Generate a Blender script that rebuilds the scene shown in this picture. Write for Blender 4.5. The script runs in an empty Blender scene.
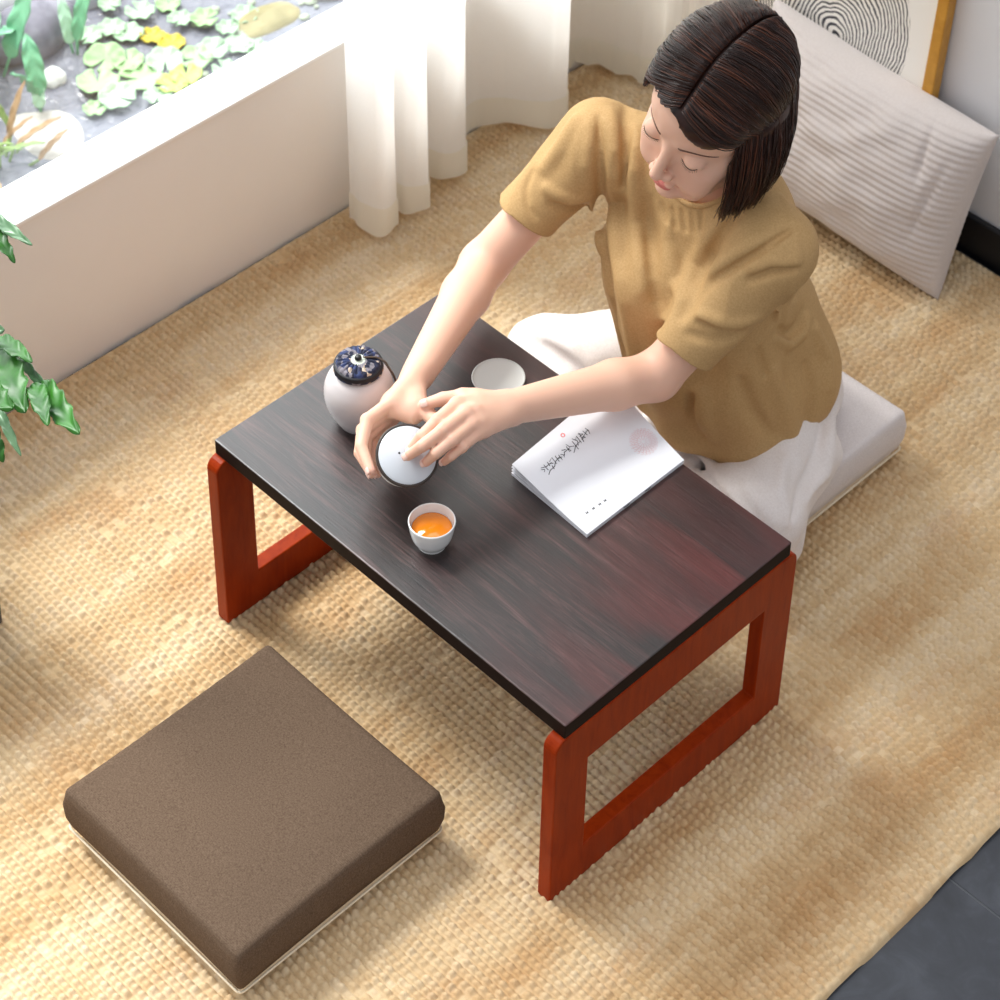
import bpy, bmesh, math, random
import numpy as np
from mathutils import Vector, Matrix, Euler
random.seed(7); RNG = np.random.default_rng(11)
SC = bpy.context.scene
COL = SC.collection
PI = math.pi

# ------------------------------------------------------------------ linking and tagging
def put(name, me, mat=None, parent=None):
    o = bpy.data.objects.new(name, me)
    COL.objects.link(o)
    if mat is not None and me is not None and not me.materials:
        me.materials.append(mat)
    if parent is not None:
        o.parent = parent
    return o

def tag(o, label=None, cat=None, group=None, kind=None):
    if label: o['label'] = label
    if cat: o['category'] = cat
    if group: o['group'] = group
    if kind: o['kind'] = kind
    return o

def empty(name, loc=(0, 0, 0), rot=(0, 0, 0)):
    o = bpy.data.objects.new(name, None)
    o.empty_display_size = .05
    COL.objects.link(o)
    o.location = loc; o.rotation_euler = rot
    return o

def np_mesh(name, V, Fc, smooth=True):
    """V (n,3), Fc (m,k) array of equal-size faces or list of faces"""
    me = bpy.data.meshes.new(name)
    if isinstance(Fc, np.ndarray):
        V = np.asarray(V, np.float32)
        m, k = Fc.shape
        me.vertices.add(len(V)); me.vertices.foreach_set('co', V.ravel())
        me.loops.add(m * k); me.loops.foreach_set('vertex_index', Fc.ravel().astype(np.int32))
        me.polygons.add(m)
        me.polygons.foreach_set('loop_start', np.arange(0, m * k, k, dtype=np.int32))
        me.polygons.foreach_set('loop_total', np.full(m, k, np.int32))
        me.update(calc_edges=True)
    else:
        me.from_pydata([tuple(v) for v in V], [], Fc); me.update()
    if smooth:
        me.polygons.foreach_set('use_smooth', np.ones(len(me.polygons), bool))
    return me

def bm_mesh(name, bm, smooth=False):
    me = bpy.data.meshes.new(name)
    bmesh.ops.recalc_face_normals(bm, faces=bm.faces)
    bm.to_mesh(me); bm.free()
    if smooth:
        me.polygons.foreach_set('use_smooth', np.ones(len(me.polygons), bool))
    return me

def box_bm(x0, x1, y0, y1, z0, z1, bev=0.0, seg=2, bm=None):
    own = bm is None
    b = bmesh.new()
    bmesh.ops.create_cube(b, size=1)
    for v in b.verts:
        v.co = Vector((x0 + (v.co.x + .5) * (x1 - x0), y0 + (v.co.y + .5) * (y1 - y0), z0 + (v.co.z + .5) * (z1 - z0)))
    if bev > 0:
        bmesh.ops.bevel(b, geom=b.edges[:], offset=bev, segments=seg, affect='EDGES', profile=.5)
    if own: return b
    me = bpy.data.meshes.new('tmp'); b.to_mesh(me); b.free(); bm.from_mesh(me); bpy.data.meshes.remove(me)
    return bm

def lathe(name, prof, n=64, closed=False):
    """prof list of (r, z); revolved round z"""
    P = np.array(prof, float); m = len(P)
    a = np.linspace(0, 2 * PI, n, endpoint=False)
    V = np.stack([P[:, None, 0] * np.cos(a), P[:, None, 0] * np.sin(a), np.repeat(P[:, 1][:, None], n, 1)], -1).reshape(-1, 3)
    F = []
    for i in range(m - 1):
        for j in range(n):
            k = (j + 1) % n
            F.append((i * n + j, i * n + k, (i + 1) * n + k, (i + 1) * n + j))
    F = np.array(F)
    bm = bmesh.new()
    me = np_mesh(name, V, F); bm.from_mesh(me); bpy.data.meshes.remove(me)
    bmesh.ops.remove_doubles(bm, verts=bm.verts, dist=1e-6)
    return bm_mesh(name, bm, True)

def smooth_profile(pts, n=8):
    """Catmull-Rom through profile points"""
    P = [np.array(p, float) for p in pts]
    P = [2 * P[0] - P[1]] + P + [2 * P[-1] - P[-2]]
    out = []
    for i in range(1, len(P) - 2):
        for t in np.linspace(0, 1, n, endpoint=False):
            a, b, c, d = P[i - 1], P[i], P[i + 1], P[i + 2]
            out.append(.5 * (2 * b + (c - a) * t + (2 * a - 5 * b + 4 * c - d) * t * t + (3 * b - a - 3 * c + d) * t ** 3))
    out.append(P[-2])
    return np.array(out)

def tube_arrays(path, rad, n=8):
    """path (m,3), rad (m,) -> V,F of a capped tube"""
    path = np.asarray(path, float); m = len(path)
    rad = np.broadcast_to(np.asarray(rad, float), (m,))
    T = np.gradient(path, axis=0); T /= np.linalg.norm(T, axis=1)[:, None] + 1e-12
    up = np.array([0, 0, 1.]) if abs(T[0, 2]) < .9 else np.array([1., 0, 0])
    N = np.zeros_like(path); v = up - T[0] * (up @ T[0]); v /= np.linalg.norm(v)
    for i in range(m):
        v = v - T[i] * (v @ T[i]); v /= np.linalg.norm(v) + 1e-12; N[i] = v
    B = np.cross(T, N)
    a = np.linspace(0, 2 * PI, n, endpoint=False)
    V = path[:, None] + rad[:, None, None] * (np.cos(a)[None, :, None] * N[:, None] + np.sin(a)[None, :, None] * B[:, None])
    V = V.reshape(-1, 3); F = []
    for i in range(m - 1):
        for j in range(n):
            k = (j + 1) % n
            F.append((i * n + j, i * n + k, (i + 1) * n + k, (i + 1) * n + j))
    return V, np.array(F), m, n

def tube_mesh(name, paths, n=8):
    """list of (path, rad) joined in ONE mesh"""
    Vs, Fs, off, caps = [], [], 0, []
    for p, r in paths:
        V, F, m, nn = tube_arrays(p, r, n)
        Vs.append(V); Fs += [tuple(f + off) for f in F]
        Fs.append(tuple(range(off + nn - 1, off - 1, -1))); Fs.append(tuple(range(off + (m - 1) * nn, off + m * nn)))
        off += len(V)
    return np_mesh(name, np.concatenate(Vs), [tuple(int(x) for x in f) for f in Fs])

# ------------------------------------------------------------------ value noise for sculpting
_PG = RNG.random((64, 64, 64)).astype(np.float32)
def vnoise(P):
    P = np.asarray(P, np.float32); i = np.floor(P).astype(int); f = P - i; f = f * f * (3 - 2 * f)
    def g(a, b, c): return _PG[(i[..., 0] + a) % 64, (i[..., 1] + b) % 64, (i[..., 2] + c) % 64]
    x, y, z = f[..., 0], f[..., 1], f[..., 2]
    c00 = g(0, 0, 0) * (1 - x) + g(1, 0, 0) * x; c10 = g(0, 1, 0) * (1 - x) + g(1, 1, 0) * x
    c01 = g(0, 0, 1) * (1 - x) + g(1, 0, 1) * x; c11 = g(0, 1, 1) * (1 - x) + g(1, 1, 1) * x
    return (c00 * (1 - y) + c10 * y) * (1 - z) + (c01 * (1 - y) + c11 * y) * z

# ------------------------------------------------------------------ signed-distance sculpting on a grid
class Clay:
    def __init__(s, lo, hi, res):
        s.lo = np.array(lo, float); s.res = res
        s.n = np.ceil((np.array(hi) - s.lo) / res).astype(int) + 1
        s.D = np.full(s.n, 1.0, np.float32)
    def ax(s, sl):
        return [(s.lo[i] + s.res * np.arange(sl[i].start, sl[i].stop)).astype(np.float32) for i in range(3)]
    def window(s, a, b):
        sl = []
        for i in range(3):
            i0 = max(0, int((a[i] - s.lo[i]) / s.res) - 2); i1 = min(int(s.n[i]), int((b[i] - s.lo[i]) / s.res) + 3)
            if i1 <= i0: return None
            sl.append(slice(i0, i1))
        return tuple(sl)
    def mix(s, sl, d, k, mode='add'):
        a = s.D[sl]
        if mode == 'add':
            if k <= 0: s.D[sl] = np.minimum(a, d)
            else:
                h = np.clip(.5 + .5 * (a - d) / k, 0, 1)
                s.D[sl] = a * (1 - h) + d * h - k * h * (1 - h)
        elif mode == 'cut':
            if k <= 0: s.D[sl] = np.maximum(a, -d)
            else:
                h = np.clip(.5 - .5 * (a + d) / k, 0, 1)
                s.D[sl] = a * (1 - h) - d * h + k * h * (1 - h)
    def cone(s, p, q, r1, r2=None, k=.01, mode='add', flat=None):
        """rounded cone from p to q; flat = (axis vector, scale) squashes along axis"""
        r2 = r1 if r2 is None else r2
        p = np.array(p, float); q = np.array(q, float); R_ = max(r1, r2) + k * 1.5 + 2 * s.res
        sl = s.window(np.minimum(p, q) - R_, np.maximum(p, q) + R_)
        if sl is None: return s
        X, Y, Z = s.ax(sl)
        d = q - p; L2 = float(d @ d) + 1e-12
        px = X[:, None, None] - p[0]; py = Y[None, :, None] - p[1]; pz = Z[None, None, :] - p[2]
        t = np.clip((px * d[0] + py * d[1] + pz * d[2]) / L2, 0, 1)
        ex = px - t * d[0]; ey = py - t * d[1]; ez = pz - t * d[2]
        if flat is not None:
            a, sc = np.array(flat[0], float), flat[1]; a /= np.linalg.norm(a)
            w = ex * a[0] + ey * a[1] + ez * a[2]
            dist = np.sqrt(np.maximum(ex * ex + ey * ey + ez * ez - w * w, 0) + (w / sc) ** 2)
        else:
            dist = np.sqrt(ex * ex + ey * ey + ez * ez)
        s.mix(sl, (dist - (r1 + t * (r2 - r1))).astype(np.float32), k, mode); return s
    def chain(s, pts, rads, k=.006, mode='add', flat=None):
        for i in range(len(pts) - 1):
            s.cone(pts[i], pts[i + 1], rads[i], rads[i + 1], k if i == 0 else min(k, .004), mode, flat)
        return s
    def ell(s, c, r, k=.01, M=None, mode='add'):
        """ellipsoid, axes columns of M"""
        c = np.array(c, float); r = np.array(r, float)
        M = np.eye(3) if M is None else np.array(M, float)
        ext = np.sqrt(((M * r) ** 2).sum(1)) + k * 1.5 + 2 * s.res
        sl = s.window(c - ext, c + ext)
        if sl is None: return s
        X, Y, Z = s.ax(sl)
        px = X[:, None, None] - c[0]; py = Y[None, :, None] - c[1]; pz = Z[None, None, :] - c[2]
        k0 = 0; k1 = 0
        for i in range(3):
            u = px * M[0, i] + py * M[1, i] + pz * M[2, i]
            k0 = k0 + (u / r[i]) ** 2; k1 = k1 + (u / r[i] ** 2) ** 2
        k0 = np.sqrt(k0); k1 = np.sqrt(k1) + 1e-6
        s.mix(sl, (k0 * (k0 - 1) / k1).astype(np.float32), k, mode); return s
    def crease(s, pts, r, depth, sharp=False):
        """fold line: depth > 0 presses the cloth in, < 0 raises it"""
        pts = np.array(pts, float); R_ = r * 3.2
        sl = s.window(pts.min(0) - R_, pts.max(0) + R_)
        if sl is None: return s
        X, Y, Z = s.ax(sl); best = None; n = len(pts) - 1
        for i in range(n):
            p, q = pts[i], pts[i + 1]; d = q - p; L2 = float(d @ d) + 1e-12
            px = X[:, None, None] - p[0]; py = Y[None, :, None] - p[1]; pz = Z[None, None, :] - p[2]
            t = np.clip((px * d[0] + py * d[1] + pz * d[2]) / L2, 0, 1)
            dd = (px - t * d[0]) ** 2 + (py - t * d[1]) ** 2 + (pz - t * d[2]) ** 2
            w = np.sin(PI * np.clip((i + t + .35) / (n + .7), 0, 1)) ** .7
            f = np.exp(-np.sqrt(dd) / (r * .48)) * w if sharp else np.exp(-dd / r ** 2) * w
            best = f if best is None else np.maximum(best, f)
        s.D[sl] += (depth * best).astype(np.float32); return s
    def plane_cut(s, p, n, a=None, b=None, k=.0):
        """remove what lies on the n side of plane p inside window a..b"""
        sl = s.window(a, b) if a is not None else (slice(0, int(s.n[0])), slice(0, int(s.n[1])), slice(0, int(s.n[2])))
        X, Y, Z = s.ax(sl); n = np.array(n, float); n /= np.linalg.norm(n)
        d = (X[:, None, None] - p[0]) * n[0] + (Y[None, :, None] - p[1]) * n[1] + (Z[None, None, :] - p[2]) * n[2]
        s.mix(sl, (-d).astype(np.float32), k, 'cut'); return s
    def sample(s, P):
        Q = (np.asarray(P, float) - s.lo) / s.res
        i = np.clip(np.floor(Q).astype(int), 0, s.n - 2); f = np.clip(Q - i, 0, 1)
        o = 0
        for a in (0, 1):
            for b in (0, 1):
                for c in (0, 1):
                    w = (f[..., 0] if a else 1 - f[..., 0]) * (f[..., 1] if b else 1 - f[..., 1]) * (f[..., 2] if c else 1 - f[..., 2])
                    o = o + w * s.D[i[..., 0] + a, i[..., 1] + b, i[..., 2] + c]
        return o
    def surface(s, name, relax=2):
        """surface nets"""
        D = s.D.copy()
        D[0] = D[-1] = 1; D[:, 0] = D[:, -1] = 1; D[:, :, 0] = D[:, :, -1] = 1
        S = D < 0
        n = np.array(D.shape)
        cnt = np.zeros(n - 1, np.int8)
        for a in (0, 1):
            for b in (0, 1):
                for c in (0, 1):
                    cnt += S[a:n[0] - 1 + a, b:n[1] - 1 + b, c:n[2] - 1 + c]
        act = np.argwhere((cnt > 0) & (cnt < 8))
        idx = np.full(n - 1, -1, np.int32); idx[act[:, 0], act[:, 1], act[:, 2]] = np.arange(len(act))
        acc = np.zeros((len(act), 3)); w = np.zeros(len(act))
        corners = [(a, b, c) for a in (0, 1) for b in (0, 1) for c in (0, 1)]
        val = {c: D[act[:, 0] + c[0], act[:, 1] + c[1], act[:, 2] + c[2]].astype(float) for c in corners}
        for c in corners:
            for ax in range(3):
                if c[ax] == 0:
                    d = list(c); d[ax] = 1; d = tuple(d)
                    m = (val[c] < 0) != (val[d] < 0)
                    t = np.zeros(len(act)); t[m] = val[c][m] / (val[c][m] - val[d][m])
                    p = np.array(c, float)[None] + np.zeros((len(act), 3)); p[:, ax] += t
                    acc[m] += p[m]; w[m] += 1
        V = s.lo + s.res * (act + acc / w[:, None])
        Fs = []
        for ax in range(3):
            sl0 = [slice(None)] * 3; sl1 = [slice(None)] * 3
            sl0[ax] = slice(0, -1); sl1[ax] = slice(1, None)
            E = S[tuple(sl0)] != S[tuple(sl1)]
            e = np.argwhere(E); ins = S[tuple(sl0)][E]
            b_, c_ = (ax + 1) % 3, (ax + 2) % 3
            q = []
            for db, dc in ((-1, -1), (0, -1), (0, 0), (-1, 0)):
                t = e.copy(); t[:, b_] += db; t[:, c_] += dc
                q.append(idx[t[:, 0], t[:, 1], t[:, 2]])
            q = np.stack(q, 1); q[~ins] = q[~ins][:, ::-1]
            Fs.append(q)
        F = np.concatenate(Fs); F = F[(F >= 0).all(1)]
        # light relaxation toward neighbour average
        E = np.concatenate([F[:, [0, 1]], F[:, [1, 2]], F[:, [2, 3]], F[:, [3, 0]]])
        deg = np.bincount(E[:, 0], minlength=len(V)) + 1e-9
        for _ in range(relax):
            A = np.stack([np.bincount(E[:, 0], V[E[:, 1], i], minlength=len(V)) for i in range(3)], 1) / deg[:, None]
            V = V * .5 + A * .5
        s.V, s.F = V, F
        return np_mesh(name, V, F)

# ------------------------------------------------------------------ node helpers
def newmat(name):
    m = bpy.data.materials.new(name); m.use_nodes = True
    nt = m.node_tree; b = nt.nodes['Principled BSDF']
    return m, nt, b
def N(nt, t, **kw):
    n = nt.nodes.new(t)
    for k, v in kw.items():
        if k in n.inputs: n.inputs[k].default_value = v
        else: setattr(n, k, v)
    return n
def srgb(r, g, b, a=1):
    f = lambda c: (c / 255 / 12.92) if c / 255 <= .04045 else ((c / 255 + .055) / 1.055) ** 2.4
    return (f(r), f(g), f(b), a)
def plain(name, col, rough=.5, spec=.5, **kw):
    m, nt, b = newmat(name)
    b.inputs['Base Color'].default_value = col
    b.inputs['Roughness'].default_value = rough
    b.inputs['Specular IOR Level'].default_value = spec
    for k, v in kw.items(): b.inputs[k].default_value = v
    return m
def ramp(nt, stops, fac=None, interp='LINEAR'):
    n = nt.nodes.new('ShaderNodeValToRGB'); cr = n.color_ramp; cr.interpolation = interp
    while len(cr.elements) < len(stops): cr.elements.new(.5)
    for e, (p, c) in zip(cr.elements, stops): e.position = p; e.color = c
    if fac is not None: nt.links.new(fac, n.inputs['Fac'])
    return n
def coords(nt, scale=(1, 1, 1), rot=(0, 0, 0), loc=(0, 0, 0), kind='Object'):
    tc = nt.nodes.new('ShaderNodeTexCoord'); mp = nt.nodes.new('ShaderNodeMapping')
    mp.inputs['Scale'].default_value = scale; mp.inputs['Rotation'].default_value = rot; mp.inputs['Location'].default_value = loc
    nt.links.new(tc.outputs[kind], mp.inputs['Vector'])
    return mp.outputs['Vector']
def noise(nt, vec, scale=5, detail=3, rough=.5, dist=0):
    n = nt.nodes.new('ShaderNodeTexNoise'); nt.links.new(vec, n.inputs['Vector'])
    n.inputs['Scale'].default_value = scale; n.inputs['Detail'].default_value = detail
    n.inputs['Roughness'].default_value = rough; n.inputs['Distortion'].default_value = dist
    return n.outputs['Fac']
def math_(nt, op, a, b=None, clamp=False):
    n = nt.nodes.new('ShaderNodeMath'); n.operation = op; n.use_clamp = clamp
    for i, x in enumerate((a, b)):
        if x is None: continue
        if isinstance(x, (int, float)): n.inputs[i].default_value = x
        else: nt.links.new(x, n.inputs[i])
    return n.outputs[0]
def bump(nt, b, h, strength=.3, dist=.001):
    n = nt.nodes.new('ShaderNodeBump'); n.inputs['Strength'].default_value = strength; n.inputs['Distance'].default_value = dist
    nt.links.new(h, n.inputs['Height']); nt.links.new(n.outputs['Normal'], b.inputs['Normal']); return n
def mixc(nt, fac, a, b, mode='MIX'):
    n = nt.nodes.new('ShaderNodeMix'); n.data_type = 'RGBA'; n.blend_type = mode
    for i, x in ((0, fac), (6, a), (7, b)):
        if isinstance(x, (int, float)): n.inputs[i].default_value = x
        elif isinstance(x, tuple): n.inputs[i].default_value = x
        else: nt.links.new(x, n.inputs[i])
    return n.outputs[2]
# ================================================================== materials of the setting
def mat_plaster(name, col, var=.03):
    m, nt, b = newmat(name); v = coords(nt)
    n1 = noise(nt, v, 3, 4); c2 = tuple(x * (1 - var * 2) for x in col[:3]) + (1,)
    r = ramp(nt, [(.3, c2), (.7, col)], n1); nt.links.new(r.outputs[0], b.inputs['Base Color'])
    b.inputs['Roughness'].default_value = .75; bump(nt, b, noise(nt, v, 180, 3), .08, .001); return m
M_wall = mat_plaster('wall_paint', srgb(242, 238, 233))
M_wallb = mat_plaster('back_wall_paint', srgb(226, 226, 230))
M_sill = plain('sill_white', srgb(245, 245, 243), .35)
M_base = plain('baseboard_black', srgb(22, 23, 28), .4)

def mat_floor():
    m, nt, b = newmat('dark_stone_tile'); v = coords(nt)
    n1 = noise(nt, v, 4, 8, .6, .6); n2 = noise(nt, v, 18, 6, .65, 1.5)
    r = ramp(nt, [(.25, srgb(38, 40, 46)), (.5, srgb(56, 59, 66)), (.78, srgb(82, 86, 94))], math_(nt, 'ADD', math_(nt, 'MULTIPLY', n1, .6), math_(nt, 'MULTIPLY', n2, .4)))
    nt.links.new(r.outputs[0], b.inputs['Base Color'])
    b.inputs['Roughness'].default_value = .45; bump(nt, b, n2, .15, .002); return m
M_floor = mat_floor()
M_grout = plain('grout', srgb(92, 94, 98), .8)

# floor: stone tiles with grout between them (one surface)
bm = bmesh.new()
TW = .60
xs = [-.66, -.62 + .0] 
x0f, x1f, y0f, y1f = -.66, 2.62, -2.9, 1.60
gx = [.80 + TW * k for k in range(-4, 5)]; gy = [.405 + TW * k for k in range(-6, 4)]
for i in range(len(gx) - 1):
    for j in range(len(gy) - 1):
        a, b_, c, d = max(gx[i] + .0012, x0f), min(gx[i + 1] - .0012, x1f), max(gy[j] + .0012, y0f), min(gy[j + 1] - .0012, y1f)
        if b_ > a and d > c: box_bm(a, b_, c, d, -.02, -.012, .0008, 1, bm)
fl = put('floor', bm_mesh('floor', bm), M_floor)
bm = box_bm(x0f, x1f, y0f, y1f, -.05, -.0135, 0)
gr = put('grout_bed', bm_mesh('grout_bed', bm), M_grout, fl)
tag(fl, kind='structure'); tag(gr, kind='structure')

# wall under the window, sill, side walls
bm = box_bm(-.636, -.558, -2.9, 1.60, -.05, .349, .002)
tag(put('wall_left', bm_mesh('wall_left', bm), M_wall), kind='structure')
bm = box_bm(-.637, -.553, -2.9, 1.437, .349, .357, .002)
tag(put('trim_1', bm_mesh('window_sill', bm), M_sill), kind='structure')
bm = box_bm(-.66, 2.62, 1.437, 1.60, -.05, 3.6, .0)
tag(put('wall_back', bm_mesh('wall_back', bm), M_wallb), kind='structure')
bm = box_bm(-.551, 2.62, 1.424, 1.437, -.012, .074, .003)
tag(put('baseboard_back', bm_mesh('baseboard_back', bm), M_base), kind='structure')
bm = box_bm(-.68, -.558, -2.9, 1.437, 2.14, 3.6, .0)  # unseen; lower edge brought down so it shades the right of the rug
tag(put('wall_left_header', bm_mesh('wall_left_header', bm), M_wall), kind='structure')

# window: frame and one large pane
win = put('window_1', bm_mesh('window_1', box_bm(-.650, -.610, -2.9, 1.437, 2.10, 2.14, .003)), M_sill)
tag(win, kind='structure')
def mat_glass():
    m = bpy.data.materials.new('window_glass'); m.use_nodes = True; nt = m.node_tree; nt.nodes.clear()
    out = nt.nodes.new('ShaderNodeOutputMaterial'); mx = nt.nodes.new('ShaderNodeMixShader')
    t = nt.nodes.new('ShaderNodeBsdfTransparent'); g = nt.nodes.new('ShaderNodeBsdfGlossy'); 
    ge = nt.nodes.new('ShaderNodeNewGeometry'); dt = nt.nodes.new('ShaderNodeVectorMath'); dt.operation = 'DOT_PRODUCT'
    nt.links.new(ge.outputs['Incoming'], dt.inputs[0]); nt.links.new(ge.outputs['Normal'], dt.inputs[1])
    fc = math_(nt, 'SUBTRACT', 1.0, math_(nt, 'ABSOLUTE', dt.outputs['Value']), True)
    fr = math_(nt, 'ADD', math_(nt, 'MULTIPLY', math_(nt, 'POWER', fc, 5.0), .9), .04)
    g.inputs['Roughness'].default_value = .02; t.inputs['Color'].default_value = (.97, .985, .98, 1)
    nt.links.new(fr, mx.inputs[0]); nt.links.new(t.outputs[0], mx.inputs[1]); nt.links.new(g.outputs[0], mx.inputs[2])
    nt.links.new(mx.outputs[0], out.inputs[0]); return m
M_glass = mat_glass()
gp = put('glass_pane', bm_mesh('glass_pane', box_bm(-.634, -.629, -2.9, 1.437, .357, 2.10)), M_glass, win)
tag(gp, kind='structure')

# ================================================================== rug: woven ribs modelled knot by knot
def make_rug():
    px, py = .0125, .0125
    X0, X1, Y0, Y1 = -.553, 1.035, -1.05, 1.418
    nx, ny = int((X1 - X0) / px), int((Y1 - Y0) / py)
    kx, ky = 5, 6
    gx = np.arange(nx * kx + 1) / kx; gy = np.arange(ny * ky + 1) / ky
    U, W = np.meshgrid(gx, gy, indexing='ij')
    row = np.floor(W).astype(int); fy = W - row
    off = RNG.random(ny + 2)[np.clip(row, 0, ny)] * .9
    ua = U + off; ci = np.floor(ua).astype(int); fx = ua - ci
    J = RNG.random((nx + 4, ny + 4)); j = J[ci % (nx + 4), row]
    J2 = RNG.random((nx + 4, ny + 4)); j2 = J2[ci % (nx + 4), row]
    rib = np.clip(1 - (2 * fy - 1) ** 2, 0, 1) ** .8
    knot = np.abs(np.sin(PI * fx)) ** .7
    h = rib * (.25 + .75 * knot) * (.70 + .36 * j)
    h = np.where(j2 < .06, h * .35, h)                         # dropped knots
    # long seams across the ribs every eight centimetres or so
    seams = np.cumsum(RNG.uniform(.055, .12, 40)) + X0
    x = X0 + U * px; y = Y0 + W * py
    sd = np.min(np.abs(x[..., None] + (.004 * np.sin(y * 7))[..., None] - seams[None, None, ::2]), -1)
    h = h * (1 - .55 * np.exp(-(sd / .0025) ** 2))
    x = x + .0022 * (vnoise(np.stack([U * .35, W * .35, U * 0 + 3], -1)) - .5) * 2
    y = y + .0030 * (vnoise(np.stack([U * .12, W * .4, U * 0 + 9], -1)) - .5) * 2
    z = -.0035 + .0104 * h + .002 * (vnoise(np.stack([x * 6, y * 6, x * 0], -1)) - .5)
    # bound edge all round rolls down to the floor
    e = np.minimum(np.minimum(x - X0, X1 - x), np.minimum(y - Y0, Y1 - y))
    roll = np.clip(e / .012, 0, 1)
    z = np.where(roll < 1, -.012 + (.0125) * np.sqrt(1 - (1 - roll) ** 2) + .35 * (z) * roll, z)
    V = np.stack([x, y, z], -1).reshape(-1, 3)
    n0, n1 = U.shape
    I = np.arange(n0 * n1).reshape(n0, n1)
    F = np.stack([I[:-1, :-1], I[1:, :-1], I[1:, 1:], I[:-1, 1:]], -1).reshape(-1, 4)
    me = np_mesh('rug', V, F)
    band = vnoise(np.stack([x * 14, y * 1.3, x * 0 + 5], -1)) * .55 + vnoise(np.stack([x * 45, y * 3, x * 0 + 2], -1)) * .3 + vnoise(np.stack([x * 5, y * 5, x * 0 + 1], -1)) * .15
    tint = np.clip(.62 + (band - .5) * .75 + (j - .5) * .22, 0, 1)
    warm = np.clip(vnoise(np.stack([x * 22 + 7, y * 9, x * 0 + 8], -1)) * 1.5 - .85 + (j2 - .5) * .3, 0, 1)
    A = np.stack([tint, warm, np.clip(h, 0, 1), np.ones_like(h)], -1).reshape(-1, 4).astype(np.float32)
    at = me.color_attributes.new('fibre', 'FLOAT_COLOR', 'POINT'); at.data.foreach_set('color', A.ravel())
    m, nt, b = newmat('jute')
    ca = nt.nodes.new('ShaderNodeVertexColor'); ca.layer_name = 'fibre'
    sp = nt.nodes.new('ShaderNodeSeparateColor'); nt.links.new(ca.outputs[0], sp.inputs[0])
    r = ramp(nt, [(0.05, srgb(168, 132, 88)), (.42, srgb(206, 176, 134)), (.68, srgb(222, 198, 160)), (1, srgb(236, 219, 190))], sp.outputs[0])
    c = mixc(nt, math_(nt, 'MULTIPLY', sp.outputs[1], .42), r.outputs[0], srgb(186, 128, 66))
    v = coords(nt, (1, 1, 1)); fib = noise(nt, v, 700, 3, .7)
    c2 = mixc(nt, math_(nt, 'MULTIPLY', fib, .35), c, srgb(150, 104, 56))
    nt.links.new(c2, b.inputs['Base Color']); b.inputs['Roughness'].default_value = .85; b.inputs['Specular IOR Level'].default_value = .25
    bump(nt, b, fib, .5, .0012)
    o = put('woven_rug', me, m)
    o.modifiers.new('base', 'SOLIDIFY').thickness = .0
    o.modifiers.clear()
    tag(o, 'large woven natural jute rug covering the dark stone floor', 'rug')
    return o
make_rug()

# ================================================================== sheer curtains
def mat_sheer(name, col, trans=.55, clear=.06):
    m = bpy.data.materials.new(name); m.use_nodes = True; nt = m.node_tree; nt.nodes.clear()
    out = nt.nodes.new('ShaderNodeOutputMaterial')
    d = nt.nodes.new('ShaderNodeBsdfDiffuse'); t = nt.nodes.new('ShaderNodeBsdfTranslucent'); tr = nt.nodes.new('ShaderNodeBsdfTransparent')
    d.inputs[0].default_value = col; t.inputs[0].default_value = col
    v = coords(nt); w = noise(nt, v, 900, 1)
    a = nt.nodes.new('ShaderNodeMixShader'); a.inputs[0].default_value = trans
    nt.links.new(d.outputs[0], a.inputs[1]); nt.links.new(t.outputs[0], a.inputs[2])
    b = nt.nodes.new('ShaderNodeMixShader'); nt.links.new(math_(nt, 'MULTIPLY', w, clear * 2), b.inputs[0])
    nt.links.new(a.outputs[0], b.inputs[1]); nt.links.new(tr.outputs[0], b.inputs[2])
    nt.links.new(b.outputs[0], out.inputs[0]); return m
M_sheer = mat_sheer('white_sheer', srgb(254, 253, 251), .66, .06)
M_hem = mat_sheer('hem_sheer', srgb(247, 244, 234), .55, .03)
M_sheer2 = mat_sheer('cream_sheer', srgb(250, 245, 236), .40, .03)

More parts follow.
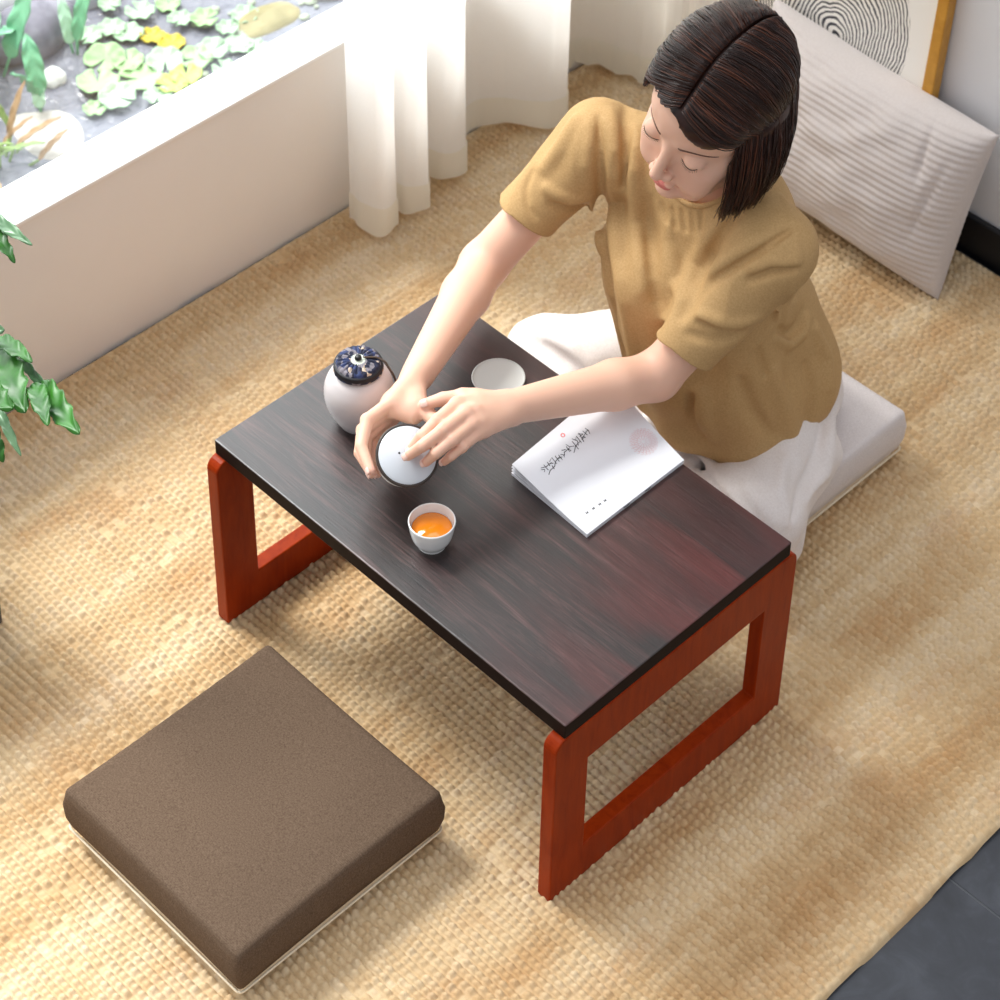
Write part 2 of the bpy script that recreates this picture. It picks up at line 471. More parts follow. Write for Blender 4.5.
def spline2(pts, per=10):
    P = [np.array(p, float) for p in pts]; P = [2 * P[0] - P[1]] + P + [2 * P[-1] - P[-2]]
    out = []
    for i in range(1, len(P) - 2):
        for t in np.linspace(0, 1, per, endpoint=False):
            a, b, c, d = P[i - 1], P[i], P[i + 1], P[i + 2]
            out.append(.5 * (2 * b + (c - a) * t + (2 * a - 5 * b + 4 * c - d) * t * t + (3 * b - a - 3 * c + d) * t ** 3))
    out.append(P[-2]); return np.array(out)
def curtain(name, path, mat, z0, z1, xlim, hem, label):
    P = spline2(path, 12); n = len(P)
    zs = np.concatenate([np.linspace(z0, z0 + .30, 16), np.linspace(z0 + .36, z1, 22)])
    # drift of the folds on the way up
    V = []
    ax = np.linspace(0, 1, n)
    for z in zs:
        t = (z - z0) / (z1 - z0)
        k = 1 - .25 * t
        mean = np.stack([np.interp(ax, [0, 1], [P[0, i], P[-1, i]]) for i in range(2)], 1)
        loc = P * k + mean * (1 - k)
        w = .006 * (vnoise(np.stack([ax * 40, ax * 0 + z * 2.2, ax * 0 + 1], -1)) - .5)
        loc = loc + w[:, None]
        hw = .004 * np.sin(ax * 55) * (1 if z == z0 else 0)
        V.append(np.column_stack([np.maximum(loc[:, 0], xlim), loc[:, 1], np.full(n, z) + hw]))
    V = np.array(V); nz = len(zs)
    I = np.arange(nz * n).reshape(nz, n)
    F = np.stack([I[:-1, :-1], I[:-1, 1:], I[1:, 1:], I[1:, :-1]], -1).reshape(-1, 4)
    o = put(name, np_mesh(name, V.reshape(-1, 3), F), mat)
    # turned-up hem, a second ply along the bottom
    k = int(np.searchsorted(zs, z0 + hem)) + 1
    H = V[:k].copy(); dx = np.gradient(P[:, 0]); dy = np.gradient(P[:, 1]); L = np.hypot(dx, dy) + 1e-9
    H[:, :, 0] -= (-dy / L) * .0025; H[:, :, 1] -= (dx / L) * .0025
    H[:, :, 2] += .0005
    I = np.arange(k * n).reshape(k, n)
    F = np.stack([I[:-1, :-1], I[:-1, 1:], I[1:, 1:], I[1:, :-1]], -1).reshape(-1, 4)
    h = put('hem', np_mesh('hem', H.reshape(-1, 3), F), M_hem, o)
    tag(o, label, 'curtain')
    return o
curtain('sheer_curtain', [(-.500, .690), (-.480, .688), (-.445, .690), (-.424, .704), (-.428, .728), (-.446, .742), (-.475, .752), (-.480, .762), (-.450, .766), (-.432, .780), (-.428, .800),
    (-.448, .815), (-.485, .832), (-.505, .850), (-.492, .864), (-.462, .876), (-.450, .896), (-.462, .922), (-.505, .950), (-.530, .985), (-.530, 1.02), (-.505, 1.056), (-.465, 1.085), (-.438, 1.112), (-.428, 1.142), (-.445, 1.158), (-.50, 1.165)],
    M_sheer, .028, 3.1, -.545, .06, 'long white sheer curtain in deep folds hanging beside the low window')
curtain('sheer_curtain', [(-.545, 1.235), (-.538, 1.262), (-.530, 1.285), (-.500, 1.305), (-.455, 1.318), (-.420, 1.326), (-.392, 1.340), (-.385, 1.362), (-.36, 1.372), (-.335, 1.358), (-.315, 1.352), (-.295, 1.366), (-.272, 1.372)],
    M_sheer2, .028, 3.0, -.548, .05, 'shaded cream sheer curtain in the room corner behind the head of the person')

# ================================================================== pillow against the wall
def make_pillow():
    nu, nv = 150, 130
    Wd, Hd, T = .492, .330, .086
    u = np.linspace(-1, 1, nu); v = np.linspace(-1, 1, nv)
    Vs, Fs = [], []
    U, W = np.meshgrid(u, v, indexing='ij')
    prof = (np.clip(1 - np.abs(U) ** 2.6, 0, 1) * np.clip(1 - np.abs(W) ** 2.4, 0, 1)) ** .48
    pinch = .045
    x = U * Wd / 2 * (1 - pinch * (1 - W ** 2) * np.abs(U) ** 3); y = W * Hd / 2 * (1 - .09 * (1 - U ** 2) * np.abs(W) ** 3)
    rib = np.abs(np.sin(PI * (W * Hd / 2 / .0125 + .25 * vnoise(np.stack([U * 3, W * 3, U * 0], -1)))))
    wr = (vnoise(np.stack([U * 6, W * 5, U * 0 + 4], -1)) - .5) * .010 * prof
    crease = -.010 * np.exp(-((U - .78 - .08 * W) / .035) ** 2) * np.exp(-((W - .1) / .5) ** 2) - .008 * np.exp(-((U - .70 + .1 * W) / .03) ** 2) * np.exp(-((W - .55) / .3) ** 2)
    for sgn in (1, -1):
        z = sgn * (T * prof + wr + (.0026 * (rib - .5) if True else 0) * np.clip(prof * 3, 0, 1) + (crease * prof if sgn > 0 else 0))
        V = np.stack([x, y, z], -1).reshape(-1, 3)
        I = np.arange(nu * nv).reshape(nu, nv) + len(Vs) * nu * nv
        F = np.stack([I[:-1, :-1], I[1:, :-1], I[1:, 1:], I[:-1, 1:]], -1).reshape(-1, 4)
        Fs.append(F if sgn > 0 else F[:, ::-1]); Vs.append(V)
    bm = bmesh.new(); me = np_mesh('t', np.concatenate(Vs), np.concatenate(Fs)); bm.from_mesh(me)
    bmesh.ops.remove_doubles(bm, verts=bm.verts, dist=.0004)
    me = bm_mesh('pillow', bm, True)
    m, nt, b = newmat('corduroy'); vv = coords(nt)
    st = nt.nodes.new('ShaderNodeTexWave'); st.wave_type = 'BANDS'; st.bands_direction = 'Y'; nt.links.new(vv, st.inputs['Vector'])
    st.inputs['Scale'].default_value = 1 / .0125 * .5 * .318 * 2; st.inputs['Distortion'].default_value = .6
    r = ramp(nt, [(0, srgb(194, 183, 180)), (1, srgb(214, 206, 203))], noise(nt, vv, 260, 3, .7))
    nt.links.new(r.outputs[0], b.inputs['Base Color']); b.inputs['Roughness'].default_value = .9; b.inputs['Specular IOR Level'].default_value = .1
    b.inputs['Sheen Weight'].default_value = .3
    bump(nt, b, noise(nt, vv, 900, 2, .7), .4, .0008)
    o = put('lumbar_pillow', me, m)
    # local x along the wall, local y up the lean, local z toward the room
    lean = math.radians(16)
    yv = Vector((0, math.sin(lean), math.cos(lean))); xv = Vector((1, 0, 0)); zv = xv.cross(yv)
    R_ = Matrix((xv, yv, zv)).transposed().to_4x4()
    o.matrix_world = Matrix.Translation((.075, 1.335, .164)) @ R_ @ Matrix.Rotation(math.radians(-1.5), 4, 'Z')
    tag(o, 'pale ribbed lumbar pillow leaning on the framed ring drawing', 'pillow')
    return o
make_pillow()

# ================================================================== framed drawing leaning on the wall
def make_art():
    root = empty('framed_artwork', (-.041, 1.385, .0))
    root.rotation_euler = (math.radians(-3.2), 0, 0)
    W_, H_ = .418, .62; fw, fd = .022, .024
    mg, nt, b = newmat('gold_frame'); v = coords(nt, (1, 1, 1))
    r = ramp(nt, [(0, srgb(176, 122, 40)), (1, srgb(214, 160, 66))], noise(nt, v, 40, 4, .6, .6))
    nt.links.new(r.outputs[0], b.inputs['Base Color']); b.inputs['Roughness'].default_value = .38; b.inputs['Metallic'].default_value = .25
    bm = bmesh.new()
    for (a, c, d, e) in ((-W_ / 2, -W_ / 2 + fw, 0, H_), (W_ / 2 - fw, W_ / 2, 0, H_), (-W_ / 2 + fw, W_ / 2 - fw, 0, fw), (-W_ / 2 + fw, W_ / 2 - fw, H_ - fw, H_)):
        box_bm(a, c, 0, fd, d, e, .002, 2, bm)
    put('frame', bm_mesh('frame', bm), mg, root)
    # paper with uneven hand-drawn growth rings
    m, nt, b = newmat('ring_drawing'); vv = coords(nt)
    sx = nt.nodes.new('ShaderNodeSeparateXYZ'); nt.links.new(vv, sx.inputs[0])
    nz = noise(nt, vv, 9, 2, .5); nz2 = noise(nt, vv, 26, 2, .5); nz3 = noise(nt, vv, 120, 3, .6)
    def dist(cx, cz, ax_, az_):
        a = math_(nt, 'DIVIDE', math_(nt, 'SUBTRACT', sx.outputs[0], cx), ax_); c = math_(nt, 'DIVIDE', math_(nt, 'SUBTRACT', sx.outputs[2], cz), az_)
        return math_(nt, 'SQRT', math_(nt, 'ADD', math_(nt, 'MULTIPLY', a, a), math_(nt, 'MULTIPLY', c, c)))
    outer = dist(-.028, .345, .170, .215)
    inner = dist(-.006, .288, .170, .215)
    # blend from the heart of the rings to the outer bark
    k = math_(nt, 'MINIMUM', outer, 1)
    rad = math_(nt, 'ADD', math_(nt, 'MULTIPLY', outer, k), math_(nt, 'MULTIPLY', inner, math_(nt, 'SUBTRACT', 1, k)))
    rad = math_(nt, 'ADD', rad, math_(nt, 'MULTIPLY', math_(nt, 'SUBTRACT', nz, .5), .16))
    rad = math_(nt, 'ADD', rad, math_(nt, 'MULTIPLY', math_(nt, 'SUBTRACT', nz2, .5), .07))
    wave = math_(nt, 'SINE', math_(nt, 'MULTIPLY', rad, 2 * PI * 23))
    wave = math_(nt, 'ADD', wave, math_(nt, 'MULTIPLY', math_(nt, 'SUBTRACT', nz3, .5), 1.6))
    ink = math_(nt, 'GREATER_THAN', wave, .3)
    ins = math_(nt, 'LESS_THAN', math_(nt, 'ADD', outer, math_(nt, 'MULTIPLY', math_(nt, 'SUBTRACT', nz, .5), .08)), 1.0)
    c = mixc(nt, math_(nt, 'MULTIPLY', ink, ins), srgb(240, 236, 230), srgb(44, 46, 54))
    nt.links.new(c, b.inputs['Base Color']); b.inputs['Roughness'].default_value = .35
    put('drawing', bm_mesh('drawing', box_bm(-W_ / 2 + fw, W_ / 2 - fw, .010, .016, fw, H_ - fw)), m, root)
    put('backing', bm_mesh('backing', box_bm(-W_ / 2 + .006, W_ / 2 - .006, .0165, .0225, .006, H_ - .006)), plain('mdf', srgb(150, 120, 88), .8), root)
    tag(root, 'gold framed black ink ring drawing leaning against the back wall', 'picture')
make_art()
# ================================================================== tea table
def mat_top():
    m, nt, b = newmat('dark_wenge'); v = coords(nt, (1.0, 9, 9)); v0 = coords(nt)
    g1 = noise(nt, v, 5, 8, .65, .8)
    vf = coords(nt, (4, 80, 80)); g2 = noise(nt, vf, 4, 5, .7, .3)
    r = ramp(nt, [(.36, srgb(9, 4, 4)), (.49, srgb(30, 14, 14)), (.60, srgb(64, 40, 38)), (.76, srgb(108, 80, 76))], math_(nt, 'ADD', math_(nt, 'MULTIPLY', g1, .65), math_(nt, 'MULTIPLY', g2, .35)))
    # reddish boards and streaks
    vr = coords(nt, (1.6, 6.5, 6.5), loc=(.3, .1, 0)); red = noise(nt, vr, 2.2, 3, .5, .4)
    sx = nt.nodes.new('ShaderNodeSeparateXYZ'); nt.links.new(v0, sx.inputs[0])
    side = math_(nt, 'MULTIPLY', math_(nt, 'SUBTRACT', math_(nt, 'ADD', sx.outputs[0], math_(nt, 'MULTIPLY', sx.outputs[1], .5)), .50), 2.2, True)
    rf = ramp(nt, [(.40, (0, 0, 0, 1)), (.60, (1, 1, 1, 1))], red)
    fac = math_(nt, 'MULTIPLY', rf.outputs[0], side, True)
    fac = math_(nt, 'MULTIPLY', fac, math_(nt, 'ADD', g2, .35), True)
    c = mixc(nt, fac, r.outputs[0], srgb(96, 20, 14))
    bd = math_(nt, 'GREATER_THAN', sx.outputs[1], .345)
    c = mixc(nt, math_(nt, 'MULTIPLY', bd, .62), c, srgb(46, 9, 8))
    # board joints
    def joint(y0, amp, ph):
        s = math_(nt, 'MULTIPLY', math_(nt, 'SINE', math_(nt, 'ADD', math_(nt, 'MULTIPLY', sx.outputs[0], 9), ph)), amp)
        d = math_(nt, 'ABSOLUTE', math_(nt, 'SUBTRACT', math_(nt, 'SUBTRACT', sx.outputs[1], y0), s)); return math_(nt, 'LESS_THAN', d, .0011)
    j = math_(nt, 'MAXIMUM', joint(.145, .001, 1), joint(.345, .001, 2.5))
    c = mixc(nt, math_(nt, 'MULTIPLY', j, .55), c, srgb(18, 8, 8))
    nt.links.new(c, b.inputs['Base Color'])
    rr = ramp(nt, [(.3, (.33, .33, .33, 1)), (.7, (.46, .46, .46, 1))], g2); nt.links.new(rr.outputs[0], b.inputs['Roughness'])
    b.inputs['Specular IOR Level'].default_value = .75; b.inputs['Coat Weight'].default_value = .22; b.inputs['Coat Roughness'].default_value = .22
    bump(nt, b, math_(nt, 'ADD', math_(nt, 'MULTIPLY', g1, .5), g2), .30, .0012); return m
M_top = mat_top()
def mat_stain():
    m, nt, b = newmat('red_stain'); v = coords(nt, (12, 12, 2)); g = noise(nt, v, 6, 5, .6, .5)
    r = ramp(nt, [(.3, srgb(128, 36, 5)), (.7, srgb(154, 52, 11))], g); nt.links.new(r.outputs[0], b.inputs['Base Color'])
    b.inputs['Roughness'].default_value = .34; b.inputs['Coat Weight'].default_value = .0; b.inputs['Specular IOR Level'].default_value = .09; b.inputs['Coat Roughness'].default_value = .2; return m
M_stain = mat_stain()
TH = .36; TL, TD, TT = .683, .435, .027

def frame_ring(x0, x1, name, parent):
    """one side frame: a rounded rectangle ring of square timber"""
    y0, y1, z0, z1 = -.016, .451, .0005, TH - TT + .0
    lw, rb, rt = .062, .070, .078
    bm = bmesh.new()
    def poly(yz):
        a = [bm.verts.new((x0, y, z)) for y, z in yz]; b = [bm.verts.new((x1, y, z)) for y, z in yz]; return a, b
    def arc(cy, cz, r, a0, a1, n=6): return [(cy + r * math.cos(math.radians(a0 + (a1 - a0) * i / n)), cz + r * math.sin(math.radians(a0 + (a1 - a0) * i / n))) for i in range(n + 1)]
    cr = .018
    out = [(y0, z0), (y1, z0)] + arc(y1 - cr, z1 - cr, cr, 0, 90) + arc(y0 + cr, z1 - cr, cr, 90, 180)
    inn = [(y0 + lw, z0 + rb), (y1 - lw, z0 + rb), (y1 - lw, z1 - rt), (y0 + lw, z1 - rt)]
    oa, ob = poly(out); ia, ib = poly(inn)
    n = len(oa)
    for i in range(n): bm.faces.new((oa[i], oa[(i + 1) % n], ob[(i + 1) % n], ob[i]))
    for i in range(4): bm.faces.new((ia[i], ib[i], ib[(i + 1) % 4], ia[(i + 1) % 4]))
    h = (n - 2) // 2
    for A, B in ((oa, ia), (ob, ib)):
        fl_ = [A[0], A[1], B[1], B[0]]; bm.faces.new(fl_)
        bm.faces.new([A[1]] + A[2:2 + h] + [B[2], B[1]])
        bm.faces.new([A[1 + h], A[2 + h], B[3], B[2]])
        bm.faces.new(A[2 + h:] + [A[0], B[0], B[3]])
    me = bm_mesh(name, bm)
    o = put(name, me, M_stain, parent)
    bv = o.modifiers.new('soft', 'BEVEL'); bv.width = .0022; bv.segments = 3; bv.limit_method = 'ANGLE'; bv.angle_limit = math.radians(50)
    return o
table = empty('tea_table', (0, 0, 0))
tag(table, 'low dark wood tea table with red-brown open side frames on the rug', 'table')
tp = put('tabletop', bm_mesh('tabletop', box_bm(0, TL, 0, TD, TH - TT, TH, .0018, 2)), M_top, table)
tp.data.materials.append(plain('tabletop_edge', srgb(24, 12, 10), .6, .15))
for p in tp.data.polygons:
    if abs(p.normal.z) < .3: p.material_index = 1
frame_ring(TL - .022, TL + .001, 'side_frame', table)
frame_ring(-.001, .022, 'side_frame', table)
put('stretcher', bm_mesh('stretcher', box_bm(.022, TL - .022, .19, .245, TH - TT - .045, TH - TT, .002)), M_stain, table)

# ================================================================== square floor cushions
def mat_fabric(name, c1, c2, sheen=.25, sc=420):
    m, nt, b = newmat(name); v = coords(nt)
    n = noise(nt, v, sc, 3, .75); n2 = noise(nt, v, 6, 3)
    r = ramp(nt, [(.3, c1), (.7, c2)], n); nt.links.new(r.outputs[0], b.inputs['Base Color'])
    b.inputs['Roughness'].default_value = .92; b.inputs['Specular IOR Level'].default_value = .12
    b.inputs['Sheen Weight'].default_value = sheen; b.inputs['Sheen Roughness'].default_value = .5
    wx = nt.nodes.new('ShaderNodeTexWave'); wx.bands_direction = 'X'; nt.links.new(v, wx.inputs['Vector']); wx.inputs['Scale'].default_value = 130
    wy = nt.nodes.new('ShaderNodeTexWave'); wy.bands_direction = 'Y'; nt.links.new(v, wy.inputs['Vector']); wy.inputs['Scale'].default_value = 130
    h = math_(nt, 'ADD', math_(nt, 'MULTIPLY', wx.outputs[1], wy.outputs[1]), n)
    bump(nt, b, h, .25, .0008); return m
def cushion(x0, x1, y0, y1, h, ins, base_h, m_top, m_base, label, sag=None):
    root = empty('floor_cushion', ((x0 + x1) / 2, (y0 + y1) / 2, 0))
    cx, cy = (x1 - x0) / 2, (y1 - y0) / 2
    # upholstered block: rounded box with a slightly domed top
    n = 56; zb, zt = base_h, h
    t = np.linspace(-1, 1, n); U, W = np.meshgrid(t, t, indexing='ij')
    def sq(a): return np.sign(a) * (1 - (1 - np.abs(a)) ** 1.0)
    V = []; 
    r = .012
    # profile from bottom centre round the side to the top
    ring = []
    prof = [(1.0 - .010 / cx, zb), (1.0 - .003 / cx, zb + .003), (1.0 + .002 / cx, zb + (zt - zb) * .3), (1.0 + .003 / cx, zb + (zt - zb) * .6), (1.0, zt - .016), (1 - .0018 / cx, zt - .0040), (1 - .006 / cx, zt - .0006), (1 - .012 / cx, zt + .0004)]
    side = 60; per = []
    for s in range(4):
        for i in range(side):
            a = -1 + 2 * i / side
            p = {0: (a, -1), 1: (1, a), 2: (-a, 1), 3: (-1, -a)}[s]; per.append(p)
    per = np.array(per, float)
    # soften the vertical corners
    rr = .007 / cx
    q = np.maximum(np.abs(per) - (1 - rr), 0); L = np.maximum(np.hypot(q[:, 0], q[:, 1]), 1e-9)
    k = np.where(L > rr, rr / L, 1); per = np.sign(per) * (np.minimum(np.abs(per), 1 - rr) + q * k[:, None])
    m_ = len(per)
    bow = 1 - .012 * (1 - np.minimum(np.abs(per[:, 0]), np.abs(per[:, 1])) ** 2)
    VV = []
    for f, z in prof:
        wob = .0012 * np.sin(np.arange(m_) * .9) * (1 if z < zt - .01 else 0)
        VV.append(np.column_stack([per[:, 0] * f * bow * cx, per[:, 1] * f * bow * cy, z + wob * 0]))
    f0 = prof[-1][0]
    for kf in np.linspace(1, 0, 22)[1:]:
        P = per * f0 * bow[:, None] * kf
        dome = .007 * (1 - np.abs(P[:, 0]) ** 3) * (1 - np.abs(P[:, 1]) ** 3) + .0035 * (vnoise(np.stack([P[:, 0] * 2.2 + 5, P[:, 1] * 2.2, P[:, 0] * 0 + x0 * 9], -1)) - .5)
        sg = 0
        if sag is not None: sg = sag * np.exp(-((P[:, 0] / .6) ** 2 + (P[:, 1] / .7) ** 2))
        VV.append(np.column_stack([P[:, 0] * cx, P[:, 1] * cy, zt + dome * (1 - kf ** 6) - sg]))
    V = np.concatenate(VV); F = []
    nr = len(VV)
    for i in range(nr - 1):
        for j in range(m_):
            kk = (j + 1) % m_; F.append((i * m_ + j, i * m_ + kk, (i + 1) * m_ + kk, (i + 1) * m_ + j))
    F.append(tuple(range(m_ - 1, -1, -1)))
    me = np_mesh('t', V, F); bm = bmesh.new(); bm.from_mesh(me); bmesh.ops.remove_doubles(bm, verts=bm.verts, dist=1e-5)
    put('cover', bm_mesh('cover', bm, True), m_top, root)
    # piping along the lower seam
    pp = np.column_stack([per[:, 0] * (cx - .001), per[:, 1] * (cy - .001), np.full(m_, base_h)]); pp = np.vstack([pp, pp[:1]])
    put('piping', tube_mesh('piping', [(pp, .0018)], 6), m_base, root)
    put('base', bm_mesh('base', box_bm(-cx + ins, cx - ins, -cy + ins, cy - ins, 0.001, base_h, .006, 3)), m_base, root)
    tag(root, label, 'cushion')
    return root
M_brown = mat_fabric('brown_linen', srgb(80, 63, 50), srgb(110, 92, 77), .0)
M_cream = mat_fabric('cream_cotton', srgb(222, 204, 176), srgb(238, 224, 200), .1)
M_pale = mat_fabric('pale_linen', srgb(204, 194, 192), srgb(224, 216, 214), .2)
cushion(.156, .515, -.405, -.048, .108, .012, .028, M_brown, M_cream, 'brown square floor cushion with cream base lying alone on the rug')
cushion(.148, .503, .600, .955, .108, .010, .026, M_pale, M_cream, 'pale grey square floor cushion with cream base, the person sits on it', sag=.012)

# ================================================================== tea things
M_porc = plain('porcelain', srgb(228, 228, 228), .18, .5, **{'Coat Weight': .4, 'Coat Roughness': .05})
def mat_celadon(name, c):
    m, nt, b = newmat(name); v = coords(nt); r = ramp(nt, [(.3, tuple(x * .96 for x in c[:3]) + (1,)), (.7, c)], noise(nt, v, 25, 3))
    nt.links.new(r.outputs[0], b.inputs['Base Color']); b.inputs['Roughness'].default_value = .32; return m
M_matte = mat_celadon('matte_glaze', srgb(208, 200, 200))
M_darkrim = plain('dark_metal_rim', srgb(54, 44, 38), .35)

# cup with tea
cup = empty('tea_cup', (.348, .086, TH)); cup.scale = (.92, .92, .95)
wall = smooth_profile([(.0, .0035), (.016, .0035), (.0185, .0), (.0205, .0), (.0215, .004), (.0285, .016), (.0325, .032), (.0345, .0475)], 8)
inner = smooth_profile([(.0345, .0475), (.0335, .0485), (.0322, .047), (.030, .033), (.026, .018), (.018, .009), (.0, .0075)], 8)
put('bowl', lathe('bowl', np.vstack([wall, inner[1:]]), 72), M_porc, cup)
mt, nt, b = newmat('tea'); b.inputs['Base Color'].default_value = srgb(226, 128, 20); b.inputs['Roughness'].default_value = .04
b.inputs['Subsurface Weight'].default_value = .0; b.inputs['Specular IOR Level'].default_value = .6
sx = nt.nodes.new('ShaderNodeSeparateXYZ'); nt.links.new(coords(nt), sx.inputs[0])
put('tea', lathe('tea', [(0, .0090), (.015, .0098), (.0245, .018), (.0292, .0335), (.0290, .0338), (.0, .0338)], 64), mt, cup)
tag(cup, 'small white porcelain cup of amber tea on the dark table', 'cup')

# flat white saucer behind the arms
M_sauc = plain('frosted_white', srgb(196, 196, 192), .35)
sc_ = put('tea_saucer', lathe('saucer', np.vstack([smooth_profile([(0, .0), (.028, .0), (.036, .002), (.0385, .0055)], 5), smooth_profile([(.0385, .0055), (.037, .0062), (.033, .0045), (.0, .004)], 5)[1:]]), 64), M_sauc)
sc_.location = (.190, .364, TH + .0005)
tag(sc_, 'small round frosted white saucer lying at the far table edge', 'saucer')

# tea caddy jar with cloth-covered lid and cord
jar = empty('tea_caddy', (.111, .170, TH))
bp = smooth_profile([(0, .0), (.026, .0), (.030, .0025), (.038, .018), (.0462, .040), (.0485, .058), (.0465, .074), (.0405, .088), (.0345, .0955), (.0315, .0975), (.030, .0985)], 10)
bp = np.vstack([bp, [[.030, .1005], [.0, .1005]]])
put('jar_body', lathe('jar_body', bp, 96), M_matte, jar)
m, nt, b = newmat('indigo_print_cloth'); vv = coords(nt)
vo = nt.nodes.new('ShaderNodeTexVoronoi'); nt.links.new(vv, vo.inputs['Vector']); vo.inputs['Scale'].default_value = 150
r = ramp(nt, [(0, srgb(24, 28, 52)), (.4, srgb(44, 56, 96)), (.55, srgb(126, 120, 128)), (.68, srgb(196, 176, 156)), (.75, srgb(36, 40, 66))], vo.outputs['Color'], 'CONSTANT')
nt.links.new(r.outputs[0], b.inputs['Base Color']); b.inputs['Roughness'].default_value = .8
# gathered cloth disc: pleats radiate from the bead
nr, na = 26, 144
Rr = np.linspace(.008, .0335, nr); A = np.linspace(0, 2 * PI, na, endpoint=False)
RR, AA = np.meshgrid(Rr, A, indexing='ij')
pl = np.abs(np.sin(AA * 11 + .6 * np.sin(AA * 3)))
t_ = (RR - .008) / (.0335 - .008)
Z = .116 - .003 * t_ ** 2 + .0032 * pl * np.sin(PI * np.clip(t_, 0, 1) ** .8) * 1.0 - .011 * np.clip(t_ - .80, 0, 1) / .2
RX = RR * (1 + .02 * pl * t_)
V = np.stack([RX * np.cos(AA), RX * np.sin(AA), Z], -1).reshape(-1, 3); I = np.arange(nr * na).reshape(nr, na); J = np.roll(I, -1, 1)
F = np.stack([I[:-1], J[:-1], J[1:], I[1:]], -1).reshape(-1, 4)
lid = put('lid_cloth', np_mesh('lid_cloth', V, F), m, jar); lid.modifiers.new('t', 'SOLIDIFY').thickness = .001
put('lid_rim', lathe('lid_rim', smooth_profile([(.0, .1006), (.031, .1008), (.0335, .102), (.0342, .1045), (.0335, .1075), (.031, .112), (.0, .112)], 4), 72), plain('navy_band', srgb(16, 14, 22), .6), jar)
put('bead_plate', lathe('bead_plate', smooth_profile([(0, .1135), (.012, .1145), (.0142, .1165), (.012, .1178), (.0058, .1182), (0, .1182)], 5), 48), plain('jade', srgb(206, 212, 196), .3), jar)
put('bead', lathe('bead', smooth_profile([(0, .1180), (.0042, .1188), (.0050, .1215), (.0036, .1245), (0, .1255)], 6), 32), plain('black_bead', srgb(18, 16, 16), .3), jar)
cp = smooth_profile([(0, 0), (1, 0)], 2)
path = [(.004, .006, .121), (.016, .020, .120), (.028, .0245, .117), (.0350, .0240, .111), (.041, .0270, .100), (.0450, .0285, .088), (.0465, .0290, .080)]
P3 = np.array(path); tt = np.linspace(0, len(path) - 1, 50); P3 = np.column_stack([np.interp(tt, range(len(path)), P3[:, i]) for i in range(3)])
P3[1:-1] = (P3[:-2] + P3[1:-1] * 2 + P3[2:]) / 4
tw = np.column_stack([np.cos(tt * 9), np.sin(tt * 9), np.zeros_like(tt)]) * .0009
put('cord', tube_mesh('cord', [(P3 + tw, .0011), (P3 - tw, .0011), (np.array([P3[-1] + [0, 0, .003], P3[-1] + [.001, 0, -.001], P3[-1] + [.0005, 0, -.005]]), [.0012, .0026, .0016])], 8), plain('brown_cord', srgb(70, 54, 42), .8), jar)
tag(jar, 'round white tea jar with gathered indigo cloth lid on the table', 'jar')

# tilted teapot-bowl with lid, held by both hands
LC = Vector((.277, .108, .460)); LN = Vector((.53, -.18, .83)).normalized()
pot = empty('lidded_tea_bowl', LC); pot.scale = (.97, .97, .97)
pot.rotation_euler = LN.to_track_quat('Z', 'Y').to_euler()
m, nt, b = newmat('flower_porcelain'); vv = coords(nt)
vo = nt.nodes.new('ShaderNodeTexVoronoi'); nt.links.new(vv, vo.inputs['Vector']); vo.inputs['Scale'].default_value = 60
r = ramp(nt, [(0, srgb(120, 116, 104)), (.16, srgb(196, 190, 176)), (.24, srgb(238, 236, 230))], vo.outputs['Distance'])
nt.links.new(r.outputs[0], b.inputs['Base Color']); b.inputs['Roughness'].default_value = .2
wl = smooth_profile([(0, -.060), (.018, -.060), (.021, -.062), (.0225, -.059), (.031, -.046), (.0385, -.028), (.0415, -.012), (.0425, -.002)], 8)
inn = smooth_profile([(.0425, -.002), (.0415, -.001), (.0395, -.004), (.036, -.025), (.028, -.045), (0, -.056)], 6)
put('bowl', lathe('bowl', np.vstack([wl, inn[1:]]), 96), m, pot)
put('rim_band', lathe('rim_band', smooth_profile([(.0405, -.0035), (.0435, -.0032), (.0445, -.0010), (.0435, .0012), (.0412, .0014), (.0400, 0), (.0405, -.0035)], 3), 96), M_darkrim, pot)
lidp = smooth_profile([(0, -.002), (.0385, -.002), (.0408, -.0005), (.0402, .0016), (.034, .0046), (.022, .0084), (.010, .0102), (0, .0106)], 6)
ld = put('lid', lathe('lid', lidp, 96), plain('lid_glaze', srgb(208, 212, 219), .25, .5, **{'Coat Weight': .3}), pot)
kn = put('knob', lathe('knob', smooth_profile([(0, .009), (.0052, .0150), (.0044, .0125), (.0052, .0155), (.0072, .0185), (.0060, .0212), (0, .0222)], 6), 40), M_porc, ld)
sh = put('steam_hole', lathe('steam_hole', [(0, .0098), (.0014, .0098), (.0015, .0106), (.0009, .0108), (0, .0104)], 20), plain('hole_dark', srgb(22, 20, 20), .8), ld)
RI = LN.to_track_quat('Z', 'Y').to_matrix()
lp = RI.inverted() @ (Vector((-.725, -.689, 0)) * .014); sh.location = (lp.x, lp.y, -.0003)
tag(pot, 'white lidded tea bowl tilted between the hands of the person', 'tea bowl')

